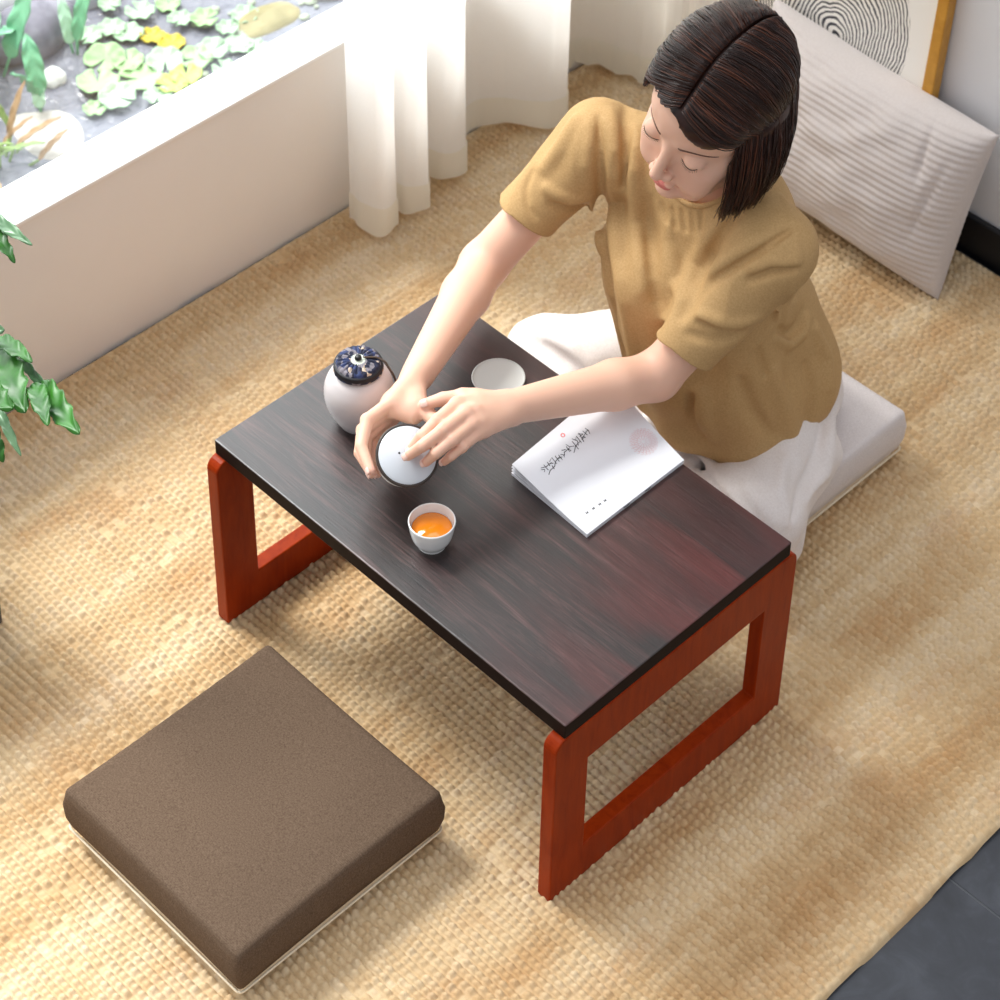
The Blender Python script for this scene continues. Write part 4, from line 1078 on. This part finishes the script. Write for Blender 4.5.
TROUSER_FOLDS = [
    ([(0.040, 0.588, 0.184), (0.082, 0.597, 0.181), (0.116, 0.605, 0.170), (0.145, 0.605, 0.152)], 0.0115, 0.0360),
    ([(0.057, 0.605, 0.188), (0.098, 0.616, 0.183), (0.137, 0.621, 0.161)], 0.0115, -0.0160),
    ([(0.354, 0.630, 0.167), (0.365, 0.653, 0.185), (0.393, 0.674, 0.199), (0.420, 0.678, 0.204)], 0.0092, 0.0360),
    ([(0.357, 0.627, 0.159), (0.389, 0.653, 0.177), (0.434, 0.654, 0.197)], 0.0092, 0.0360),
    ([(0.357, 0.623, 0.153), (0.408, 0.607, 0.160), (0.467, 0.574, 0.184), (0.509, 0.563, 0.175)], 0.0080, -0.0192),
    ([(0.351, 0.613, 0.152), (0.400, 0.590, 0.158), (0.453, 0.565, 0.175), (0.493, 0.555, 0.172)], 0.0080, 0.0360),
    ([(0.415, 0.625, 0.170), (0.486, 0.587, 0.193), (0.514, 0.582, 0.187), (0.537, 0.584, 0.172)], 0.0115, -0.0160),
    ([(0.458, 0.819, 0.173), (0.493, 0.768, 0.172), (0.517, 0.735, 0.140), (0.535, 0.666, 0.150)], 0.0080, -0.0128),
    ([(0.466, 0.779, 0.186), (0.498, 0.730, 0.171), (0.509, 0.699, 0.165), (0.526, 0.660, 0.170), (0.551, 0.610, 0.163)], 0.0092, 0.0275),
    ([(0.485, 0.668, 0.196), (0.517, 0.623, 0.191), (0.550, 0.602, 0.163)], 0.0092, -0.0128),
]
#FOLDS-END
# ================================================================== the seated woman
WR = np.array((0.1735, 0.2216, 0.4550)); WL = np.array((0.3135, 0.2576, 0.4700))
SR = np.array((.130, .607, .630)); SL = np.array((.440, .640, .598))
ER = np.array((.070, .450, .450)); EL = np.array((.373, .494, .410))
FING = {
    'Ri': [(0.1989, 0.1521, 0.4720), (0.2020, 0.1041, 0.4740), (0.2254, 0.0720, 0.4650), (0.2609, 0.0568, 0.4560)],
    'Rm': [(0.1937, 0.1475, 0.4560), (0.1989, 0.0992, 0.4560), (0.2217, 0.0731, 0.4480), (0.2550, 0.0636, 0.4410)],
    'Rr': [(0.1922, 0.1468, 0.4400), (0.1997, 0.1035, 0.4380), (0.2220, 0.0833, 0.4310), (0.2491, 0.0786, 0.4250)],
    'Rp': [(0.1911, 0.1530, 0.4250), (0.1965, 0.1169, 0.4220), (0.2154, 0.1034, 0.4170), (0.2396, 0.0995, 0.4130)],
    'Rt': [(0.1900, 0.1830, 0.4630), (0.2220, 0.1790, 0.4650), (0.2600, 0.1740, 0.4660), (0.2890, 0.1690, 0.4610)],
    'Li': [(0.2823, 0.1937, 0.5000), (0.2919, 0.1499, 0.5080), (0.2915, 0.1213, 0.4980), (0.2819, 0.1102, 0.4741)],
    'Lm': [(0.3041, 0.1895, 0.5020), (0.3125, 0.1395, 0.5120), (0.3061, 0.1077, 0.5000), (0.2907, 0.0967, 0.4775)],
    'Lr': [(0.3187, 0.1867, 0.4940), (0.3277, 0.1415, 0.5030), (0.3232, 0.1169, 0.4930), (0.3080, 0.1120, 0.4670)],
    'Lp': [(0.3283, 0.1868, 0.4820), (0.3357, 0.1522, 0.4880), (0.3319, 0.1358, 0.4800), (0.3211, 0.1333, 0.4622)],
    'Lt': [(0.2918, 0.2427, 0.4800), (0.2692, 0.2174, 0.4870), (0.2526, 0.1961, 0.4860), (0.2383, 0.1763, 0.4800)],
}
woman = empty('person', (.326, .78, .10))
PW = np.array((.326, .78, .10))
def wchild(name, me, mat, parent=None):
    """mesh given in world coordinates, hung under the figure"""
    o = put(name, me, mat, parent or woman)
    if parent is None:
        me.transform(Matrix.Translation(-Vector(PW)))
    return o

# ------------------------------------------------------------------ head frame (features in head coordinates, y to the back, z to the crown)
HR = np.array(Euler((.178, .228, .048)).to_matrix()); HS = 1.15; HP = np.array((.332, .632, .799))
def hw(p): return HP + HS * (HR @ np.array(p, float))
def hl(P): return (np.asarray(P) - HP) @ HR / HS

B = Clay((-.02, .02, .14), (.56, .92, .96), .0021)
def he(c, r, k=.01, mode='add', tilt=None):
    M_ = HR if tilt is None else HR @ np.array(Euler(tilt).to_matrix())
    B.ell(hw(c), np.array(r) * HS, k, M_, mode)
def hc(p, q, r1, r2=None, k=.008, mode='add'): B.cone(hw(p), hw(q), r1 * HS, (r1 if r2 is None else r2) * HS, k, mode)
# cranium and face
he((0, .012, .032), (.067, .086, .080), 0)
he((0, -.030, -.020), (.060, .056, .082), .02)
he((0, -.040, .035), (.058, .048, .045), .02)
for s in (-1, 1):
    hc((s * .052, .0, -.045), (s * .026, -.055, -.094), .016, .014, .022)
    he((s * .034, -.058, -.034), (.024, .022, .024), .014)
    he((s * .052, -.025, -.020), (.014, .030, .024), .012)
    hc((s * .050, -.046, .018), (s * .014, -.079, .018), .007, .006, .012)
he((0, -.066, -.050), (.024, .022, .026), .012)
he((0, -.071, -.097), (.017, .015, .014), .020)
for s in (-1, 1):      # sockets, then lids over the eyeballs
    he((s * .031, -.092, -.001), (.017, .013, .011), .010, 'cut')
    he((s * .031, -.0745, -.004), (.0145, .0125, .0105), .004)
    hc((s * .019, -.0890, -.0005), (s * .038, -.0835, .003), .0009, .0008, .002, 'cut')
    he((s * .030, -.064, -.060), (.022, .018, .022), .016)
# nose
hc((0, -.082, .006), (0, -.1005, -.036), .0062, .0075, .010)
he((0, -.102, -.040), (.0085, .0075, .0070), .004)
for s in (-1, 1):
    he((s * .0105, -.093, -.0435), (.0065, .0075, .0058), .004)
    he((s * .0060, -.0990, -.0475), (.0026, .0034, .0014), .002, 'cut')
# mouth
for s in (-1, 1):
    he((s * .0075, -.0885, -.0645), (.0115, .0068, .0042), .003, 'add', (0, s * -.18, 0))
    he((s * .023, -.081, -.068), (.003, .004, .0025), .004, 'cut')
he((0, -.0870, -.0735), (.0145, .0066, .0052), .003)
hc((-.019, -.0895, -.0688), (.019, -.0895, -.0688), .0010, .0010, .002, 'cut')
he((0, -.0905, -.0825), (.012, .0055, .0035), .006, 'cut')
# ears
for s in (-1, 1): he((s * .064, .016, -.010), (.006, .016, .026), .005)
# neck, shoulders, chest
NB = np.array((.292, .682, .640))
B.cone(hw((0, .022, -.050)), NB + (0.005, -.005, .0), .047, .050, .02)
B.cone(NB + (-.02, 0, -.02), SR + (.02, .015, -.012), .038, .034, .03)
B.cone(NB + (.03, 0, -.02), SL + (-.02, .015, -.012), .038, .034, .03)
B.ell((.290, .695, .49), (.112, .070, .13), .04)
B.ell((.308, .745, .34), (.098, .068, .13), .04)
B.ell((.308, .79, .205), (.100, .072, .060), .03)
# arms
for S_, E_, W_, side in ((SR, ER, WR, -1), (SL, EL, WL, 1)):
    B.cone(S_ + (0, .008, -.006), E_, .034, .0345, .03)
    mid = E_ + (W_ - E_) * .28
    B.cone(E_, mid, .0345, .0345, .012)
    ax = (W_ - E_) / np.linalg.norm(W_ - E_)
    q = E_ + (W_ - E_) * .97
    fl_ = np.cross(ax, (0, 0, 1) if side > 0 else (.5, -.4, .8)); fl_ = np.cross(fl_, ax)
    B.cone(mid, q, .0345, .0235, .012)
# hands
FR = {'i': (.0100, .0090, .0082, .0068), 'm': (.0100, .0092, .0084, .0070), 'r': (.0095, .0087, .0079, .0066), 'p': (.0085, .0076, .0069, .0058), 't': (.0125, .0115, .0098, .0078)}
def hand(sd, W_, E_):
    ax = (W_ - E_) / np.linalg.norm(W_ - E_)
    K = {f: np.array(FING[sd + f][0]) for f in 'imrp'}
    across = K['p'] - K['i']; across /= np.linalg.norm(across)
    wr = {'i': W_ - across * .010, 'm': W_ - across * .003, 'r': W_ + across * .005, 'p': W_ + across * .011}
    for f in 'imrp':
        B.cone(wr[f], K[f], .0150, .0108 if f != 'p' else .0098, .010)
    for a, b_ in ('im', 'mr', 'rp'):
        B.cone(K[a] * .8 + wr[a] * .2, K[b_] * .8 + wr[b_] * .2, .0098, .0095, .006)
    t = [np.array(p) for p in FING[sd + 't']]
    if sd == 'R':      # the web between thumb and forefinger closes round the bowl
        B.cone((.200, .151, .464), (.226, .166, .460), .0150, .0155, .010)
        B.cone((.193, .160, .462), (.215, .172, .461), .0150, .0150, .010)
    B.cone(W_ * .75 + t[0] * .25, t[1], .0160, .0125, .012)
    B.cone((t[0] + t[1]) / 2, K['i'] * .6 + W_ * .4, .0120, .0110, .010)
    for f in 'imrpt':
        P = [np.array(p) for p in FING[sd + f]]; r = FR[f]
        B.cone(P[0], P[1], r[0], r[1], .0040)
        B.cone(P[1], P[2], r[1], r[2], .0020)
        B.cone(P[2], P[3], r[2], r[3], .0020)
        B.ell(P[1], (r[1] * 1.06,) * 3, .002)
hand('R', WR, ER); hand('L', WL, EL)

def skin_mat():
    m, nt, b = newmat('skin'); ca = nt.nodes.new('ShaderNodeVertexColor'); ca.layer_name = 'tone'
    nt.links.new(ca.outputs[0], b.inputs['Base Color']); b.inputs['Roughness'].default_value = .48; b.inputs['Specular IOR Level'].default_value = .35
    b.inputs['Subsurface Weight'].default_value = .12; b.inputs['Subsurface Radius'].default_value = (.012, .004, .002); b.inputs['Subsurface Scale'].default_value = 1
    bump(nt, b, noise(nt, coords(nt), 500, 2), .05, .0005); return m
M_skin = skin_mat()
def face_pt(x, z, off=0.0):
    """point on the face surface straight ahead of (x, z) in head coordinates"""
    ys = np.linspace(-.125, -.02, 260)
    P = np.array([hw((x, y, z)) for y in ys]); d = B.sample(P)
    i = int(np.argmax(d < 0)); return np.array((x, ys[i] - off, z))
body_me = B.surface('body', 3)
V = B.V; H_ = hl(V)
base = np.array(srgb(228, 182, 158)[:3]); blush = np.array(srgb(236, 172, 154)[:3]); lip = np.array(srgb(212, 124, 114)[:3]); nail = np.array(srgb(246, 206, 200)[:3])
colr = np.repeat(base[None], len(V), 0)
def blend(mask, c): 
    global colr
    mask = np.clip(mask, 0, 1)[:, None]; colr = colr * (1 - mask) + c * mask
for s in (-1, 1): blend(.16 * np.exp(-(((H_[:, 0] - s * .040) / .018) ** 2 + ((H_[:, 2] + .032) / .016) ** 2 + ((H_[:, 1] + .065) / .03) ** 2)), blush)
lipm = ((H_[:, 0] / .0200) ** 2 + ((H_[:, 2] + .0690) / (.0085 * np.sqrt(np.clip(1.08 - (H_[:, 0] / .0225) ** 2, .02, 1)))) ** 2)
blend(np.clip((1.10 - lipm) * 5, 0, 1) * (H_[:, 1] < -.079) * (H_[:, 2] < -.0585), lip)
for key, P in FING.items():
    P = [np.array(p) for p in P]
    for q, rad, w_ in ((P[3], .012, .42), (P[1], .010, .16), (P[0], .012, .14), (P[2], .008, .14)):
        blend(w_ * np.exp(-((V - q) ** 2).sum(1) / rad ** 2), blush)
for q in (ER, EL): blend(.25 * np.exp(-((V - q) ** 2).sum(1) / .035 ** 2), blush)
at = body_me.color_attributes.new('tone', 'FLOAT_COLOR', 'POINT'); at.data.foreach_set('color', np.column_stack([colr, np.ones(len(V))]).astype(np.float32).ravel())
body = wchild('body', body_me, M_skin)

# brows and lashes
M_brow = plain('brow', srgb(110, 76, 62), .8); M_lash = plain('lash', srgb(40, 26, 22), .6)
def hp(p): return hw(p)
for s in (-1, 1):
    hairs = []
    for i in range(46):
        t = i / 45; x = s * (.014 + .034 * t); z = .0135 + .0050 * math.sin(PI * (t * .80 + .10)) - .0035 * t
        for dz in (-.0013, 0, .0013):
            if abs(dz) > .001 * (1.4 - t): pass
            a = face_pt(x, z + dz * (1 - .6 * t), .0002); b_ = face_pt(x + s * .0045, z + dz * .3 + .0012 * (1 - 2 * t), .0004)
            hairs.append((np.array([hp(a), hp((a + b_) / 2 + (0, -.0004, 0)), hp(b_)]), [.0008, .0007, .0003]))
    wchild('eyebrow', tube_mesh('eyebrow', hairs, 4), M_brow)
    paths = []
    lid = [face_pt(s * (.0165 + .0285 * t), -.0035 - .0075 * math.sin(PI * (t * .86 + .10)) + .004 * t, .0003) for t in np.linspace(0.02, .90, 16)]
    paths.append((np.array([hp(p) for p in lid]), [.0003 + .0007 * math.sin(PI * (i / 15) ** .8 * .9 + .15) for i in range(16)]))
    for i in range(1, 16):
        p = lid[i]; paths.append((np.array([hp(p), hp(p + (s * .0008 * i / 15, -.0018, -.0014)), hp(p + (s * .0016 * i / 15, -.0032, -.0018))]), [.0003, .00022, .0001]))
    wchild('eyelashes', tube_mesh('eyelashes', paths, 4), M_lash)

# nails on the fingers that show
M_nail = plain('nail', srgb(238, 198, 184), .25)
def nail_on(key, up_):
    P = [np.array(p) for p in FING[key]]; ax = P[3] - P[2]; ax /= np.linalg.norm(ax)
    u_ = np.array(up_, float); u_ -= ax * (u_ @ ax); u_ /= np.linalg.norm(u_); w_ = np.cross(ax, u_); r = FR[key[1]][3]
    n1, n2 = 8, 9; Vn = []
    for i in range(n1):
        for j in range(n2):
            a = -.85 + 1.7 * j / (n2 - 1); t = -.5 + i / (n1 - 1) * 1.30; wd = math.sqrt(max(0, 1 - max(0, t - .35) ** 2 * 1.2)) * (.92 if i else .8)
            Vn.append(P[3] + ax * r * t + (u_ * math.cos(a * wd) + w_ * math.sin(a * wd)) * (r + .00025) * (1 if t < .2 else math.sqrt(max(.2, 1 - (t - .2) ** 2 * .8))))
    I = np.arange(n1 * n2).reshape(n1, n2); F = np.stack([I[:-1, :-1], I[1:, :-1], I[1:, 1:], I[:-1, 1:]], -1).reshape(-1, 4)
    o = wchild('nail', np_mesh('nail', np.array(Vn), F), M_nail); o.modifiers.new('t', 'SOLIDIFY').thickness = .0004
for k in ('Li', 'Lm', 'Lr', 'Lp'): nail_on(k, (.15, -.45, .55))
nail_on('Lt', (.6, .2, .8)); nail_on('Rt', (.3, .5, .8))
for k in ('Ri', 'Rm', 'Rr', 'Rp'): nail_on(k, (-.1, -.9, .25))

# ------------------------------------------------------------------ tunic
T = Clay((-.02, .40, .10), (.60, 1.0, .76), .0026)
T.cone(NB + (-.015, .01, -.035), SR + (.012, .012, -.006), .066, .056, 0)
T.cone(NB + (.02, .01, -.035), SL + (-.012, .012, -.006), .066, .056, .03)
T.ell((.286, .688, .51), (.146, .100, .150), .05)
T.ell((.292, .698, .40), (.132, .098, .16), .05)
T.ell((.310, .752, .30), (.136, .112, .16), .05)
T.ell((.318, .785, .215), (.150, .110, .11), .05)
# cloth hanging free from the chest to the lap
T.cone((.215, .595, .50), (.262, .625, .22), .040, .036, .04)
T.cone((.300, .590, .48), (.330, .620, .20), .045, .045, .05)
T.cone((.385, .635, .46), (.405, .67, .19), .048, .055, .05)
T.cone((.26, .60, .44), (.36, .62, .30), .045, .045, .05)
T.cone((.285, .590, .47), (.300, .605, .30), .052, .052, .04)
T.cone((.385, .735, .25), (.408, .735, .12), .050, .048, .05)
# sleeves
def sleeve(S_, E_, L_, r0, r1, drop):
    d = (E_ - S_); l = np.linalg.norm(d); d = d / l
    e = S_ + d * L_
    T2 = Clay((-.02, .40, .10), (.60, 1.0, .76), .0026)
    T2.cone(S_ + (0, .01, -.004), e + d * .03 + drop, r0, r1, 0)
    T2.plane_cut(e, d, e - .075 + d * .07, e + .075 + d * .07, .0)
    h = np.clip(.5 + .5 * (T.D - T2.D) / .03, 0, 1)
    T.D = (T.D * (1 - h) + T2.D * h - .03 * h * (1 - h)).astype(np.float32)
    return e, d
eR, dR = sleeve(SR, ER, .150, .054, .0475, (0, 0, 0))
eL, dL = sleeve(SL, EL, .185, .056, .0480, (0, 0, 0))
# neck opening
nd = np.array((.03, -.50, 1.0)); nd /= np.linalg.norm(nd)
# hem: cut level, slightly rising toward the lap
T.plane_cut((.343, .62, .165), (-.372, -.0126, -1), None, None, .003)
for pts, rad, dep in TUNIC_FOLDS: T.crease(pts, rad, dep, dep > 0 and rad < .0150)
# shallow wandering wrinkles all over
X, Y, Z = T.ax((slice(0, T.n[0]), slice(0, T.n[1]), slice(0, T.n[2])))
G = np.stack(np.broadcast_arrays(X[:, None, None] * 14 + Z[None, None, :] * 4, Y[None, :, None] * 14 - Z[None, None, :] * 3, Z[None, None, :] * 6 + X[:, None, None] * 4), -1)
near = np.abs(T.D) < .03
T.D[near] += (.0085 * (np.abs(vnoise(G[near]) - .5) * 2 - .35)).astype(np.float32)
del G
for e, d, r1 in ((eR, dR, .0475), (eL, dL, .0480)):
    T.cone(e - d * .010, e + d * .008, r1 - .0090, r1 - .008, 0, 'cut')
NC = NB + np.array((.010, -.012, 0)); T.cone(NC + nd * -.02, NC + nd * .12, .056, .062, .004, 'cut')
tun_me = T.surface('tunic', 1)
m, nt, b = newmat('ochre_cotton'); v = coords(nt)
r = ramp(nt, [(.3, srgb(178, 142, 94)), (.7, srgb(196, 160, 112))], noise(nt, v, 350, 3, .7)); nt.links.new(r.outputs[0], b.inputs['Base Color'])
b.inputs['Roughness'].default_value = .7; b.inputs['Specular IOR Level'].default_value = .2
bump(nt, b, noise(nt, v, 900, 2), .12, .0005); M_tunic = m
tunic = wchild('tunic', tun_me, M_tunic)
# neckband: a thin stitched collar ring laid on the cloth
ring = []
e1 = np.cross(nd, (1, 0, 0)); e1 /= np.linalg.norm(e1); e2 = np.cross(nd, e1)
for i in range(49):
    a = 2 * PI * i / 48; dirv = e1 * math.cos(a) + e2 * math.sin(a)
    # march outward and down to the rim of the opening
    best = None
    for hgt in np.linspace(.09, -.06, 80):
        P = NC + nd * hgt + dirv * (.0600 + .002)
        if T.sample(P[None])[0] < 0: best = P; break
    ring.append(best if best is not None else NC + dirv * .06)
ring = np.array(ring); ring[:-1] = (np.roll(ring[:-1], 1, 0) + ring[:-1] * 2 + np.roll(ring[:-1], -1, 0)) / 4; ring[-1] = ring[0]
wchild('neckband', tube_mesh('neckband', [(ring, .0042)], 8), M_tunic)

# ------------------------------------------------------------------ trousers
L = Clay((-.10, .36, .0), (.62, .95, .32), .003)
hR, hL = np.array((.245, .805, .175)), np.array((.378, .810, .162))
kR, kL = np.array((.040, .620, .122)), np.array((.490, .610, .125))
L.cone(hR, kR, .074, .062, 0); L.cone(hL, kL, .070, .065, .03)
L.ell((.312, .825, .165), (.132, .092, .068), .04)
L.cone(kR, (.24, .52, .085), .062, .046, .03); L.cone(kL, (.30, .50, .080), .064, .046, .03)
L.cone((.30, .64, .13), (.34, .75, .17), .06, .08, .05)
# loose linen spilling over the cushion edge by the knee
L.cone((.475, .76, .135), (.500, .640, .075), .040, .034, .03)
L.cone((.500, .650, .075), (.520, .615, .022), .034, .020, .03)
L.cone((.505, .630, .060), (.470, .560, .030), .040, .024, .03)
L.cone((-.005, .640, .10), (.02, .60, .03), .040, .024, .03)
L.plane_cut((0, 0, .004), (0, 0, -1), None, None, .004)
for pts, rad, dep in TROUSER_FOLDS: L.crease(pts, rad, dep, dep > 0)
X, Y, Z = L.ax((slice(0, L.n[0]), slice(0, L.n[1]), slice(0, L.n[2])))
G = np.stack(np.broadcast_arrays(X[:, None, None] * 9 + Y[None, :, None] * 16, Y[None, :, None] * 8 - X[:, None, None] * 12, Z[None, None, :] * 12), -1)
near = np.abs(L.D) < .03
L.D[near] += (.0050 * (np.abs(vnoise(G[near]) - .5) * 2 - .35)).astype(np.float32)
# keep clear of the cushion block
leg_me = L.surface('trousers', 2)
m, nt, b = newmat('white_linen'); v = coords(nt)
r = ramp(nt, [(.3, srgb(222, 212, 208)), (.7, srgb(236, 228, 225))], noise(nt, v, 350, 3, .7)); nt.links.new(r.outputs[0], b.inputs['Base Color'])
b.inputs['Roughness'].default_value = .85; b.inputs['Sheen Weight'].default_value = .2; bump(nt, b, noise(nt, v, 900, 2), .15, .0005)
wchild('trousers', leg_me, m)
tag(woman, 'person with a dark bob in an ochre tunic and white trousers, kneeling at the tea table and holding the lidded bowl', 'person')
woman['label'] = 'person with dark bob, ochre tunic and white trousers pouring tea cross-legged on a cushion'
# ------------------------------------------------------------------ hair: dark core with combed locks over it
Hc = Clay((.15, .42, .60), (.56, .86, 1.0), .0026)
def ce(c, r, k=.02, mode='add'): Hc.ell(hw(c), np.array(r) * HS, k, HR, mode)
def cc(p, q, r1, r2, k=.02, mode='add'): Hc.cone(hw(p), hw(q), r1 * HS, r2 * HS, k, mode)
ce((-.005, .013, .036), (.070, .088, .084), 0)
ce((0, -.035, .040), (.061, .0575, .049), .012)
GD = HR.T @ np.array((0, 0, -1.0))                              # which way is down for the hanging hair
for a_ in np.linspace(-.30, PI + .05, 15):
    q0 = np.array((.056 * math.cos(a_), .013 + .070 * math.sin(a_), .012)); q0[0] -= .004
    ln = .098 if math.cos(a_) > -.5 else .085
    cc(q0, q0 + GD * ln, .014, .012, .03)
def ztop(x):
    return np.interp(x, [-.06, -.03, 0, .02, .04, .06], [.064, .066, .062, .046, .030, .021])
X, Y, Z = Hc.ax((slice(0, Hc.n[0]), slice(0, Hc.n[1]), slice(0, Hc.n[2])))
Q = hl(np.stack(np.broadcast_arrays(X[:, None, None], Y[None, :, None], Z[None, None, :]), -1))
sd = np.maximum.reduce([Q[..., 2] - ztop(Q[..., 0]), np.abs(Q[..., 0] + .001) - .060, Q[..., 1] + .040]) * HS
Hc.D = np.maximum(Hc.D, -sd.astype(np.float32)); del Q, sd
core_me = Hc.surface('hair', 3)
m, nt, b = newmat('dark_hair'); v = coords(nt)
r = ramp(nt, [(.3, srgb(34, 14, 10)), (.7, srgb(60, 28, 18))], noise(nt, v, 60, 3)); nt.links.new(r.outputs[0], b.inputs['Base Color'])
b.inputs['Roughness'].default_value = .34; b.inputs['Specular IOR Level'].default_value = .4; b.inputs['Anisotropic'].default_value = .4
M_hair = m
hair = wchild('hair', core_me, M_hair)

def strands():
    g = np.random.default_rng(21); paths = []
    C0 = np.array((-.007, .013, .036)); RA = np.array((.0730, .092, .085))
    for i in range(4200):
        s = 1 if g.random() < .56 else -1
        u = g.random()                                            # 0 front .. 1 crown along the parting
        ph = -1.16 + u * 2.38
        root = np.array((.10 * (1 - u) + .02 + s * .03, math.sin(ph), math.cos(ph)))
        # azimuth at which the lock reaches ear height, front to back
        az = -.50 + u * 2.05 + g.normal(0, .06)
        eq = np.array((s * math.cos(az), math.sin(az), -.12))
        lay = 1.0 + g.random() ** 1.5 * .075
        P = []; amp = .003 * g.random(); f0 = g.uniform(0, 6)
        lift = .34 + .10 * g.random()
        for t in np.linspace(0, 1, 12):
            d = root / np.linalg.norm(root) * (1 - t) + eq / np.linalg.norm(eq) * t
            d[2] += lift * math.sin(PI * t) * (.8 if s > 0 else .6) * min(1, .15 + 2.5 * u)
            if s < 0: d[1] += -.20 * math.sin(PI * t) * (1 - u)    # her right side sweeps over the brow, then back behind the ear
            else: d[1] += -.12 * math.sin(PI * t) * (1 - u)
            d = d / np.linalg.norm(d)
            k = lay + ((.09 + .04 * math.sin(t * 12 + u * 9)) * (1 - u) ** .6 * math.sin(PI * t ** 1.5) if s < 0 else 0) + .03 * math.sin(PI * min(1, t * 3)) * .6
            P.append(C0 + RA * k * d)
        e = P[-1].copy(); ln = (.118 if s > 0 else .104) + g.normal(0, .005) + .012 * u
        if s < 0 and u < .35: ln *= .45 + u
        back = np.array((0, .040, 0)) * (1 - min(1, u / .35)) if s < 0 else np.array((-.004, -.010, 0)) * (1 - u)
        for t in np.linspace(0, 1, 9)[1:]:
            p = e + GD * ln * t + back * t
            rad_ = e - C0; rad_[2] = 0; rad_ /= np.linalg.norm(rad_) + 1e-9
            p = p + rad_ * (.007 * math.sin(PI * t * .75) - .012 * t ** 3)
            P.append(p)
        FC = np.array((0, -.035, .040)); FR_ = np.array((.062, .0595, .051))
        for q in P[:13]:
            dd = (q - FC) / FR_; l_ = np.linalg.norm(dd)
            if l_ < lay: q[:] = FC + (q - FC) * (lay / max(l_, .3))
        P = np.array(P); m_ = np.arange(len(P))
        P += np.column_stack([np.sin(m_ * .6 + f0), np.cos(m_ * .5 + f0), 0 * m_]) * amp * np.linspace(0, 1, len(P))[:, None]
        # keep the face clear: push forward locks outward instead of across the brow
        for q in P:
            zt = ztop(q[0]) + .001
            if q[1] < -.030 and abs(q[0]) < .062 and q[2] < zt:
                dz = zt - q[2]; dx = .064 - abs(q[0])
                if dz < dx * 1.3: q[2] = zt + .004 * g.random()
                else: q[0] = math.copysign(.064 + .004 * g.random(), q[0])
                dd = (q - C0) / RA; w2 = 1.03 - dd[0] ** 2 - dd[2] ** 2
                if w2 > 0: q[1] = C0[1] - RA[1] * math.sqrt(w2)
                dd = (q - FC) / FR_; w2 = 1.02 - dd[0] ** 2 - dd[2] ** 2
                if w2 > 0: q[1] = min(q[1], FC[1] - FR_[1] * math.sqrt(w2))
        W_ = np.array([hw(p) for p in P]); r0 = g.uniform(.0007, .0012)
        paths.append((W_, np.linspace(r0, r0 * .5, len(P))))
    return paths
SP = strands()
lock_me = tube_mesh('locks', SP, 4)
gg = np.random.default_rng(4); tone = []
for p_, r_ in SP:
    k = gg.random() ** 5; c = (1 - k) * np.array(srgb(34, 15, 10)[:3]) + k * np.array(srgb(100, 54, 34)[:3])
    tone.append(np.repeat(np.append(c, 1)[None], len(p_) * 4, 0))
at = lock_me.color_attributes.new('tone', 'FLOAT_COLOR', 'POINT'); at.data.foreach_set('color', np.concatenate(tone).astype(np.float32).ravel())
m, nt, b = newmat('hair_locks'); ca = nt.nodes.new('ShaderNodeVertexColor'); ca.layer_name = 'tone'; nt.links.new(ca.outputs[0], b.inputs['Base Color'])
b.inputs['Roughness'].default_value = .32; b.inputs['Specular IOR Level'].default_value = .4
hl_ = put('locks', lock_me, m, hair)
hl_.data.transform(Matrix.Translation(-Vector(PW)))
# ================================================================== light and camera
w = bpy.data.worlds.new('sky'); SC.world = w; w.use_nodes = True; nt = w.node_tree
bg = nt.nodes['Background']
# bright hazy sky, brightest on the window side where the sun stands
tc = nt.nodes.new('ShaderNodeTexCoord'); dt = nt.nodes.new('ShaderNodeVectorMath'); dt.operation = 'DOT_PRODUCT'
nt.links.new(tc.outputs['Generated'], dt.inputs[0]); dt.inputs[1].default_value = Vector((-.70, .32, .62)).normalized()
rp = ramp(nt, [(0, (.54, .54, .54, 1)), (.45, (.60, .60, .60, 1)), (.75, (1.6, 1.6, 1.6, 1)), (1, (5.0, 5.0, 5.0, 1))], math_(nt, 'ADD', math_(nt, 'MULTIPLY', dt.outputs['Value'], .5), .5))
bg.inputs[0].default_value = (.95, .97, 1.0, 1); nt.links.new(rp.outputs[0], bg.inputs[1])
sun = bpy.data.lights.new('sun', 'SUN'); sun.energy = 4.5; sun.angle = math.radians(20); sun.color = (1.0, .975, .94)
so = bpy.data.objects.new('sun', sun); COL.objects.link(so)
d = Vector((.66, .10, -1.0)); so.rotation_euler = d.to_track_quat('-Z', 'Y').to_euler(); so.location = (-2, 1, 4)

cam = bpy.data.cameras.new('camera'); co = bpy.data.objects.new('camera', cam); COL.objects.link(co)
co.location = (2.0786, -1.5325, 3.0425); co.rotation_euler = (.8991, -.0445, .7604)
cam.sensor_width = 36; cam.lens = 36 * 2.6321; cam.shift_x = -.1248; cam.shift_y = -.4211
cam.dof.use_dof = True; cam.dof.focus_distance = 3.40; cam.dof.aperture_fstop = 9
SC.camera = co
vs = SC.view_settings; vs.view_transform = 'Standard'; vs.look = 'None'; vs.gamma = 1; vs.use_curve_mapping = False; vs.exposure = -.05
try:
    SC.cycles.use_denoising = True; SC.cycles.max_bounces = 8; SC.cycles.transparent_max_bounces = 12
except Exception: pass
